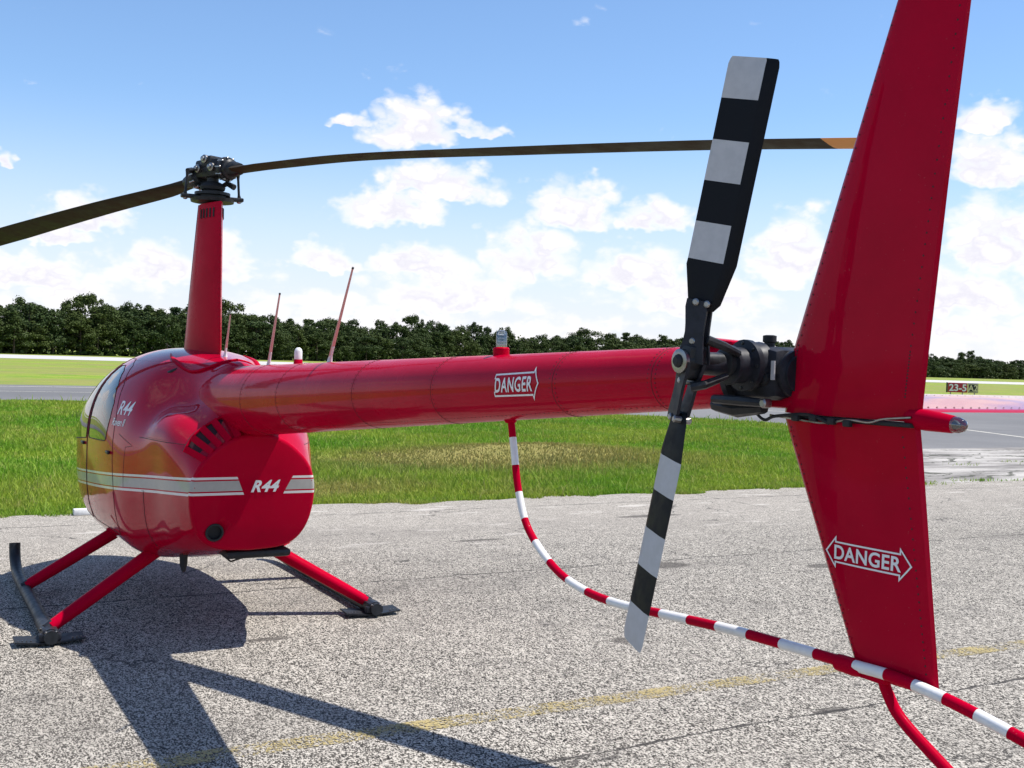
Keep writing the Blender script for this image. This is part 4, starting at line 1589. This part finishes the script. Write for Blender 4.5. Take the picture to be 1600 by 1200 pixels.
# pitch control slider
MB().lathe(TH - Vector((0, .13, 0)), (0, 1, 0), [(0, .030), (.012, .036), (.03, .036), (.036, .026)], 18).build('pitch_slider', 'dark', thub)


def tail_blade(sp, phi, sgn):
    """phi: azimuth of the chord (front edge), sgn: which edge leads"""
    ch0 = Vector((math.cos(phi), math.sin(phi), 0))
    ch_ = (ch0 - sp * ch0.dot(sp)).normalized()          # towards the front edge
    nn_ = sp.cross(ch_)
    Rr = .737
    # stations: radius fraction, front and back chord offset, thickness
    st_ = [(.175, -.030, .030, .010), (.20, -.045, .042, .011), (.315, -.062, .066, .011)]
    for f_ in (.335, .460, .595, .730, .865, .975, .992, 1.0):
        q_ = 1.0 if f_ < .98 else (.96 if f_ < .995 else .90)
        st_.append((f_, -.065 * q_, .065 * q_, .0105 if f_ < .98 else .006))
    us = [0, .04, .12, .22, .24, .5, .8, 1.0]            # from the leading edge
    rings_ = []
    for (f_, e0, e1, th) in st_:
        top, bot = [], []
        for u_ in us:
            lead = e1 if sgn > 0 else e0
            trail = e0 if sgn > 0 else e1
            c_ = lead + (trail - lead) * u_
            t_ = th * (math.sqrt(u_ / .22) if u_ < .22 else 1 - .8 * ((u_ - .22) / .78))
            top.append(TH + sp * (Rr * f_) + ch_ * c_ + nn_ * t_)
            if u_ not in (0, 1.0): bot.append(TH + sp * (Rr * f_) + ch_ * c_ - nn_ * t_)
        rings_.append(top + bot[::-1])
    nt = len(us)
    def mif(i, j):
        f_ = (st_[i][0] + st_[i + 1][0]) / 2
        white = (.335 < f_ < .46) or (.595 < f_ < .73) or (f_ > .865)
        a_, c_ = j, (j + 1) % (2 * nt - 2)
        def uu(k): return us[k] if k < nt else us[2 * nt - 2 - k]
        um = (uu(a_) + uu(c_)) / 2
        return 1 if white and um > (.235 if sgn < 0 else .06) else 0
    bo = MB().grid(rings_, True, True, mifun=mif).build('tail_rotor_blade', ['blade_black', 'stripe_white'], heli, sharp=28)
    # root arms: two straps that hold the blade
    for q_ in (1, -1):
        pts_ = [TH + sp * .0 + nn_ * (.020 * q_) + ch_ * (-.006), TH + sp * .07 + nn_ * (.017 * q_), TH + sp * .15 + nn_ * (.013 * q_) + ch_ * .012]
        k_ = MB()
        rr_ = []
        for p_, w_ in zip(smooth_path([tuple(p) for p in pts_], 4), (.034, .032, .029, .026, .024, .025, .027, .029, .026)):
            p_ = Vector(p_)
            rr_.append([p_ + ch_ * w_ + nn_ * .004, p_ - ch_ * w_ + nn_ * .004, p_ - ch_ * w_ - nn_ * .004, p_ + ch_ * w_ - nn_ * .004])
        k_.grid(rr_, True, True)
        k_.build('root_strap', 'gear', bo, smooth=False)
    for (f_, c_) in ((.145, .012), (.145, -.018), (.05, .0)):
        MB().lathe(TH + sp * f_ + ch_ * c_ - nn_ * .024, nn_, [(0, .006), (.003, .009), (.045, .009), (.048, .006)], 10).build('root_bolt', 'steel', bo)
    # pitch horn
    e_ = TH + sp * .03 - Vector((0, .10, 0)) + ch_ * (-.035)
    MB().tube([TH + sp * .06 + ch_ * (-.03), TH + sp * .05 + ch_ * (-.05) - Vector((0, .03, 0)), e_], [.012, .011, .009], 8).build('pitch_horn', 'dark', bo)
    return bo


tail_blade(sp_u, R(27), -1)
tail_blade(-sp_u, R(-15), 1)

# ---- tail rotor guard, striped, and tail skid
gp = [(-4.517, 0, 1.70), (-4.520, 0, 1.669), (-4.548, 0, 1.566), (-4.591, 0, 1.419), (-4.669, 0, 1.291), (-4.83, 0, 1.194), (-4.997, 0, 1.149), (-5.222, 0.005, 1.140), (-5.515, .012, 1.163), (-5.795, .02, 1.186),
      (-6.05, .028, 1.199), (-6.24, .032, 1.206), (-6.36, .030, 1.209), (-6.49, .02, 1.196), (-6.61, .01, 1.174), (-6.75, 0, 1.145)]
gpath = smooth_path(gp, 14)
ln = [0.0]
for i in range(1, len(gpath)): ln.append(ln[-1] + math.dist(gpath[i], gpath[i - 1]))
# painted bands: lengths from the boom socket on
bands = [.099, .102, .10, .103, .107, .113, .130, .122, .133, .141, .140, .133, .129, .131, .126, .122, .128, .09, .075, .077, .076, .077, .09, .1, .1]
ends = np.cumsum(bands)
rs_ = [0.0]
for e0, e1 in zip(np.r_[0, ends[:-1]], ends):
    for q in range(1, 9):
        v_ = e0 + (e1 - e0) * q / 8
        if v_ < ln[-1]: rs_.append(float(v_))
rs_ = np.array(rs_)
GP = np.array(gpath)
pp = np.stack([np.interp(rs_, ln, GP[:, k]) for k in range(3)], 1)
def gmi(i, j):
    return int(np.searchsorted(ends, (rs_[i] + rs_[i + 1]) / 2)) % 2
gd = MB().tube([tuple(p) for p in pp], .0135, 16, mifun=gmi).build('tail_rotor_guard', ['red', 'white'], heli, sharp=50)
MB().lathe((-4.516, 0, 1.655), (0, 0, 1), [(0, .018), (.012, .026), (.03, .034)], 18).build('guard_socket', 'red', gd)
MB().lathe((-6.245, .026, 1.20), (-1, .0, .01), [(-.06, .015), (-.055, .020), (.0, .021), (.02, .017)], 16).build('guard_clamp', 'red', gd)
MB().box((-6.28, .005, 1.195), (.10, .05, .03), bev=.008).build('guard_bracket', 'red', gd)
ts = smooth_path([(-6.300, 0, 1.19), (-6.318, 0, 1.155), (-6.362, 0, 1.108), (-6.485, 0, 1.040), (-6.70, 0, .93)], 8)
MB().tube(ts, .0135, 14).build('tail_skid', 'red', heli)

# ---- landing gear
for s_ in (1, -1):
    Yk = 1.09 * s_
    tubep = smooth_path([(-.66, Yk, .062), (-.4, Yk, .058), (.4, Yk, .056), (1.2, Yk, .058), (1.55, Yk, .075), (1.72, Yk, .13), (1.785, Yk, .20), (1.80, Yk, .27)], 6)
    sk = MB().tube(tubep, .043, 16).build('landing_skid', 'skid', heli)
    MB().tube([(-.20, Yk, .059), (-.62, Yk, .062)], .048, 16).build('skid_sleeve', 'gear', sk)
    # aft ground plate, bent up at the ends, with bolts
    pl = MB()
    prof = [(-.205, .036), (-.06, .026), (.06, .026), (.205, .040)]
    rings = []
    for (w_, z_) in prof:
        hx = .085 if abs(w_) > .1 else .10
        yy = Yk + w_
        rings.append([(-.54 + hx, yy, z_ - .005), (-.54 - hx * .85, yy, z_ - .010), (-.54 - hx * .85, yy, z_), (-.54 + hx, yy, z_ + .005)])
    pl = pl.grid(rings, True, True).build('ground_plate', 'skid', sk, smooth=False)
    bb = MB()
    for w_ in (-.185, -.16, -.135, .11, .135, .16, .185):
        bb.lathe((-.585, Yk + w_, .028 + .06 * max(0, abs(w_) - .06)), (0, 0, 1), [(0, .005), (.008, .005), (.009, .003)], 6)
    bb.build('plate_bolts', 'steel', pl)
    br_ = MB().box((-.55, Yk, .075), (.14, .095, .055), bev=.012)
    br_.box((-.60, Yk, .055), (.05, .13, .05), bev=.01)
    br_.build('strut_bracket', 'gear', sk)
    for (dx_, dy_) in ((-.63, .03), (-.63, -.03), (-.60, 0), (-.52, .05)):
        MB().lathe((dx_, Yk + dy_ * s_, .08), (-.4, 0, 1), [(0, .007), (.018, .007), (.02, .004)], 6).build('bracket_bolt', 'steel', sk)
    # faired struts
    for (a_, c_) in (((-.48, 1.075, .09), (-.23, .33, .535)), ((.93, 1.08, .085), (.90, .40, .50))):
        a_ = Vector((a_[0], a_[1] * s_, a_[2])); c_ = Vector((c_[0], c_[1] * s_, c_[2]))
        pts_ = [a_.lerp(c_, t) for t in (0, .25, .5, .75, 1)]
        MB().tube(pts_, [.050, .056, .058, .060, .062], 20, flat=((1, 0, 0), .78)).build('skid_strut', 'red', sk)
        MB().lathe(a_ - (c_ - a_).normalized() * .03, c_ - a_, [(0, .04), (.05, .043), (.055, .036)], 14).build('strut_cuff', 'gear', sk)
# brake line along the right aft strut
MB().tube([(-.40, -1.02, .12), (-.36, -.95, .20), (-.345, -.92, .215)], .006, 6).build('hose', 'black', heli)

# ---- antennas, lamps on top
def antenna(base, tip, r0, nm='antenna'):
    base, tip = Vector(base), Vector(tip)
    o_ = MB().tube([base, base.lerp(tip, .5), tip], [r0, r0 * .75, r0 * .5], 8).build(nm, 'ant', heli)
    MB().tube([base - Vector((0, 0, .03)), base - Vector((0, 0, .012)), base.lerp(tip, .06), base.lerp(tip, .16)], [.030, .022, .013, r0 * 1.25], 12, flat=((1, 0, 0), .6)).build('antenna_base', 'antbase', o_)
    MB().tube([tip, tip + (tip - base).normalized() * .008], r0 * .62, 8).build('antenna_cap', 'black', o_)
    return o_


antenna((-2.558, 0, 1.858), (-2.855, 0, 2.314), .0105)
antenna((-1.487, 0, 1.825), (-1.666, 0, 2.231), .0105)
antenna((-.47, 0, 1.868), (-.575, 0, 2.135), .0095)
be = MB().lathe((-4.428, 0, 1.880), (0, 0, 1), [(0, .036), (.012, .036), (.016, .031), (.048, .031), (.053, .026)], 20).build('beacon', 'red', heli, sharp=30)
MB().lathe((-4.428, 0, 1.934), (0, 0, 1), [(0, .0205), (.050, .0205), (.058, .017), (.062, .008)], 20).build('beacon_lens', 'lens', be)
cb = MB()
for k_ in range(4): cb.lathe((-4.428, 0, 1.940 + k_ * .012), (0, 0, 1), [(0, .013), (.003, .016), (.005, .013)], 14)
cb.build('beacon_coil', 'white', be)
sb = MB().lathe((-1.86, -.06, 1.80), (0, 0, 1), [(0, .028), (.05, .025), (.055, .021)], 14).build('strobe_base', 'red', heli)
MB().lathe((-1.86, -.06, 1.853), (0, 0, 1), [(0, .023), (.045, .023), (.060, .018), (.068, .008)], 16).build('strobe_dome', 'white', sb)
MB().lathe((-.30, .30, 1.742), (.0, .5, 1), [(-.02, .05), (.012, .05), (.018, .042)], 20).build('filler_cap', 'dark', heli)

# ------------------------------------------------------------------ other things on the field
sign = empty('taxi_sign', (59.8, -82.0, 0.0))
tag(sign, 'red and black taxiway hold sign in the far grass', 'sign')
dv = Vector((-8.1 - 59.8, 1.98 + 82.0, 0)).normalized()
sign.rotation_euler = (0, 0, math.atan2(dv.y, dv.x) + math.pi / 2)
# local frame: -Y... text faces local -Y turned to the camera
MB().box((-.42, 0, .72), (1.62, .20, .86), bev=.02).build('panel_red', 'signred', sign)
MB().box((.86, 0, .72), (.86, .20, .86), bev=.02).build('panel_black', 'signblack', sign)
MB().box((-1.31, 0, .72), (.14, .22, .90), bev=.02).build('end_cap', 'signblack', sign)
for x_ in (-1.0, 0.0, 1.0):
    MB().tube([(x_, 0, -.03), (x_, 0, .32)], .05, 10).build('leg', 'steel', sign)
flat_obj('lettering', [text_verts('23-5', .86, 0, .02)], lambda u_, v_: (-.40 + u_ * .95, -.108, .72 + v_), 'signwhite', sign)
flat_obj('lettering', [text_verts('A2', .80, 0, .012)], lambda u_, v_: (.86 + u_ * .82, -.108, .72 + v_), 'signyellow', sign)
flat_obj('border', [stroke([(-.37, -.36), (.37, -.36), (.37, .36), (-.37, .36)], .05, True, 2)], lambda u_, v_: (.86 + u_, -.107, .72 + v_), 'signyellow', sign)

blk = MB().box((0, 0, .035), (.11, .19, .07), bev=.012).build('edge_marker', 'block', None)
blk.location = (5.15, .10, 0)
tag(blk, 'small white marker block at the grass edge left of the cabin', 'marker')

# small grass tufts growing in the joints of the old concrete
r = np.random.default_rng(3)
vs, fs = [], []
for k in range(70):
    cx_, cy_ = (r.uniform(5.0, 5.5), r.uniform(-13.5, -11.0)) if k < 22 else ((r.uniform(5.05, 5.35), r.uniform(-26, -13)) if k < 50 else (r.uniform(7.5, 8.1), r.uniform(-26, -15)))
    for q in range(26):
        px_, py_ = cx_ + r.normal() * .10, cy_ + r.normal() * .22
        a_ = r.uniform(0, 6.28); h_ = r.uniform(.02, .07)
        k0 = len(vs)
        vs += [(px_ - .008 * math.cos(a_), py_ - .008 * math.sin(a_), -.004), (px_ + .008 * math.cos(a_), py_ + .008 * math.sin(a_), -.004), (px_ + r.normal() * .02, py_ + r.normal() * .02, h_)]
        fs.append((k0, k0 + 1, k0 + 2))
me = bpy.data.meshes.new('joint_weeds')
me.from_pydata(vs, [], fs)
me.materials.append(M['blades'])
wo_ = bpy.data.objects.new('joint_weeds', me)
COL.objects.link(wo_)
tag(wo_, 'short weeds growing in the cracks of the old concrete', 'weeds', kind='stuff')
